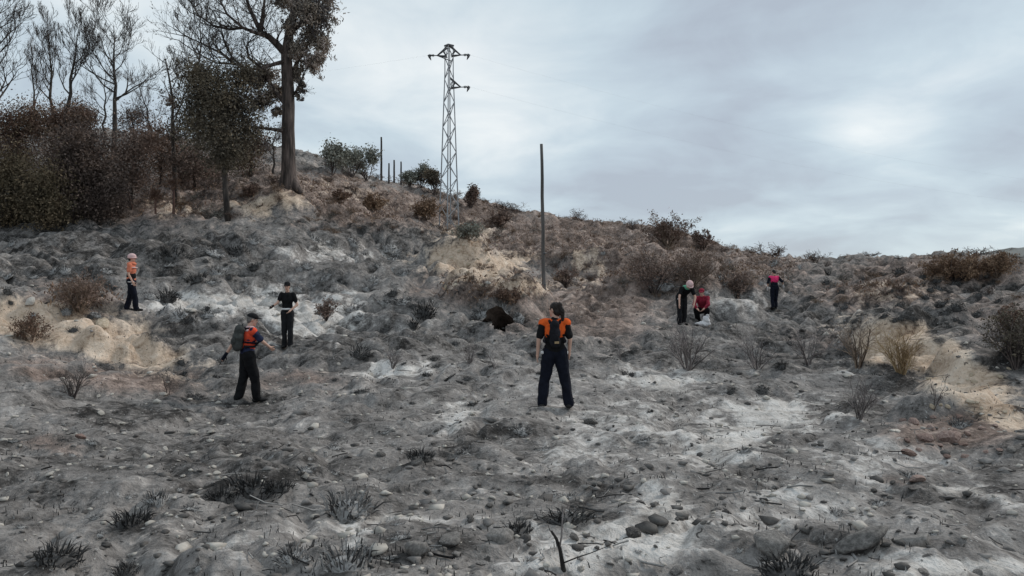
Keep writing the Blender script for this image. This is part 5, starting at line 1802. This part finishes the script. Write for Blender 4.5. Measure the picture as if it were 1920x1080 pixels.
# upper left: person seen side on in an orange hat and top
J = joints(step=.30, width=.07, lean=.02)
J['elbow_r'] = Vector((.22, -.02, 1.10)); J['wrist_r'] = Vector((.22, .09, .88))
r2, J2, s2 = person(246, 582, 106, 78, J, 'person in pale helmet and faded orange top, side on at the upper left',
                    dict(trousers='navy', shirt='orange2', sleeve=.62, helmet='pale_pink', hair='hair', tw=1.1, stripe=('pale_pink', .06),
                         patches=[('trouser_patch', 'white', 'hip_r', (.09, .03, -.02), (.04, .10, .022)), ('trouser_patch', 'white', 'hip_r', (.095, .08, -.09), (.03, .05, .016)), ('scarf', 'orange2', 'neck', (0, .02, .0), (.16, .14, .07)), ('apron', 'black', 'waist', (0, 0, -.03), (.172, .136, .18))]), vox=.012, head_yaw=0)

# person in black facing us behind the backpack person
J = joints(width=.09, step=-.10, lean=.06)
J['elbow_r'] = Vector((.27, .10, 1.17)); J['wrist_r'] = Vector((.40, .28, 1.08))
J['elbow_l'] = Vector((-.29, .02, 1.12)); J['wrist_l'] = Vector((-.10, .22, .96))
r3, J3, s3 = person(539, 651, 120, 172, J, 'person all in black with dark cap and white waist band, one arm out',
                    dict(trousers='charcoal', shirt='black', sleeve=.6, cap='black', hair='hair', glove=('black', 'r'),
                         patches=[('waist_band', 'white', 'pelvis', (0, 0, .055), (.185, .145, .048))]), vox=.012, head_yaw=-.2, head_pitch=-.1)

r3.scale = (s3 * .88, s3 * .92, s3 * 1.03)

# right: bending person with a pale helmet and green collar
J = joints(width=.11, step=.14, lean=.98)
J['elbow_r'] = Vector((.31, .46, .92)); J['wrist_r'] = Vector((.36, .56, .68))
J['elbow_l'] = Vector((-.22, .50, .90)); J['wrist_l'] = Vector((-.12, .60, .68))
r4, J4, s4 = person(1278, 609, 80, 165, J, 'person bending forward in dark clothes with a pale helmet and green collar',
                    dict(trousers='charcoal', shirt='black', sleeve=.6, helmet='pale_pink', scarf='green', hair='hair', patches=[('trouser_patch', 'white', 'hip_r', (.06, .10, -.05), (.05, .03, .02))]), vox=.012, crouched=True, extra_scale=1.0, head_pitch=.2)

# crouching person in red beside the white sack
J = joints(width=.12, lean=.55)
down = Vector((0, -.12, -.48))
for k in J:
    if k != 'R' and not k.startswith(('ankle', 'toe', 'knee')): J[k] = J[k] + down
for n, sd in (('l', -1), ('r', 1)):
    J['knee_' + n] = Vector((sd * .17, .27, .46)); J['ankle_' + n] = Vector((sd * .13, -.06, .085)); J['toe_' + n] = Vector((sd * .15, .12, .035))
    J['elbow_' + n] = Vector((sd * .22, .34, .62)); J['wrist_' + n] = Vector((sd * .09, .50, .48))
r5, J5, s5 = person(1317, 606, 60, 200, J, 'person crouching in a dark red jacket and reddish headscarf beside a white sack',
                    dict(trousers='black', shirt='red', sleeve=1.7, hair='hair', scarf='red', cap='red'), vox=.012, crouched=True, extra_scale=1.05, head_pitch=.25)
def sack():
    b = hit(1314, 611, 10)
    b = b + (r5.location - b) * .35 + Vector((0, -.12, 0))
    b = on_ground(b.x, r5.location.y - .62)
    root = empty('sack', b, 0, .78)
    tag(root, 'limp white sack standing open in front of the crouching red person', 'sack')
    mb = MB()
    mb.ellip((0, 0, .10), (.30, .16, .12)); mb.ellip((.10, 0, .24), (.16, .12, .22)); mb.ellip((-.16, .02, .12), (.22, .13, .07)); mb.ellip((.17, 0, .36), (.07, .07, .14))
    solid('sack_body', mb, M['white'], .014, root, 4, .03, 8, 8)
    mb = MB()
    pts = [(.17 + .06 * math.cos(t), .06 * math.sin(t), .49) for t in np.linspace(0, 6.283, 11)]
    mb.tube(pts, [.014] * 11, 6)
    mb.build('sack_rim', M['white'], root)


sack()

# far right: person in a pink vest seen from behind
J = joints(width=.085, step=.12, lean=.08)
J['elbow_l'] = Vector((-.29, .0, 1.13)); J['wrist_l'] = Vector((-.27, .08, .92))
J['elbow_r'] = Vector((.36, .0, 1.18)); J['wrist_r'] = Vector((.44, .10, 1.02))
r6, J6, s6 = person(1452, 578, 73, -4, J, 'person in a bright pink vest and dark trousers seen from behind below the skyline',
                    dict(trousers='navy', shirt='navy', sleeve=.95, vest='pink', vest_w=.17, hair='hair', glove=('white', 'lr'), patches=[('trouser_patch', 'white', 'hip_l', (-.12, 0, .0), (.03, .05, .035))]), vox=.013, head_pitch=-.3, head_yaw=.3)

bpy.context.view_layer.update()
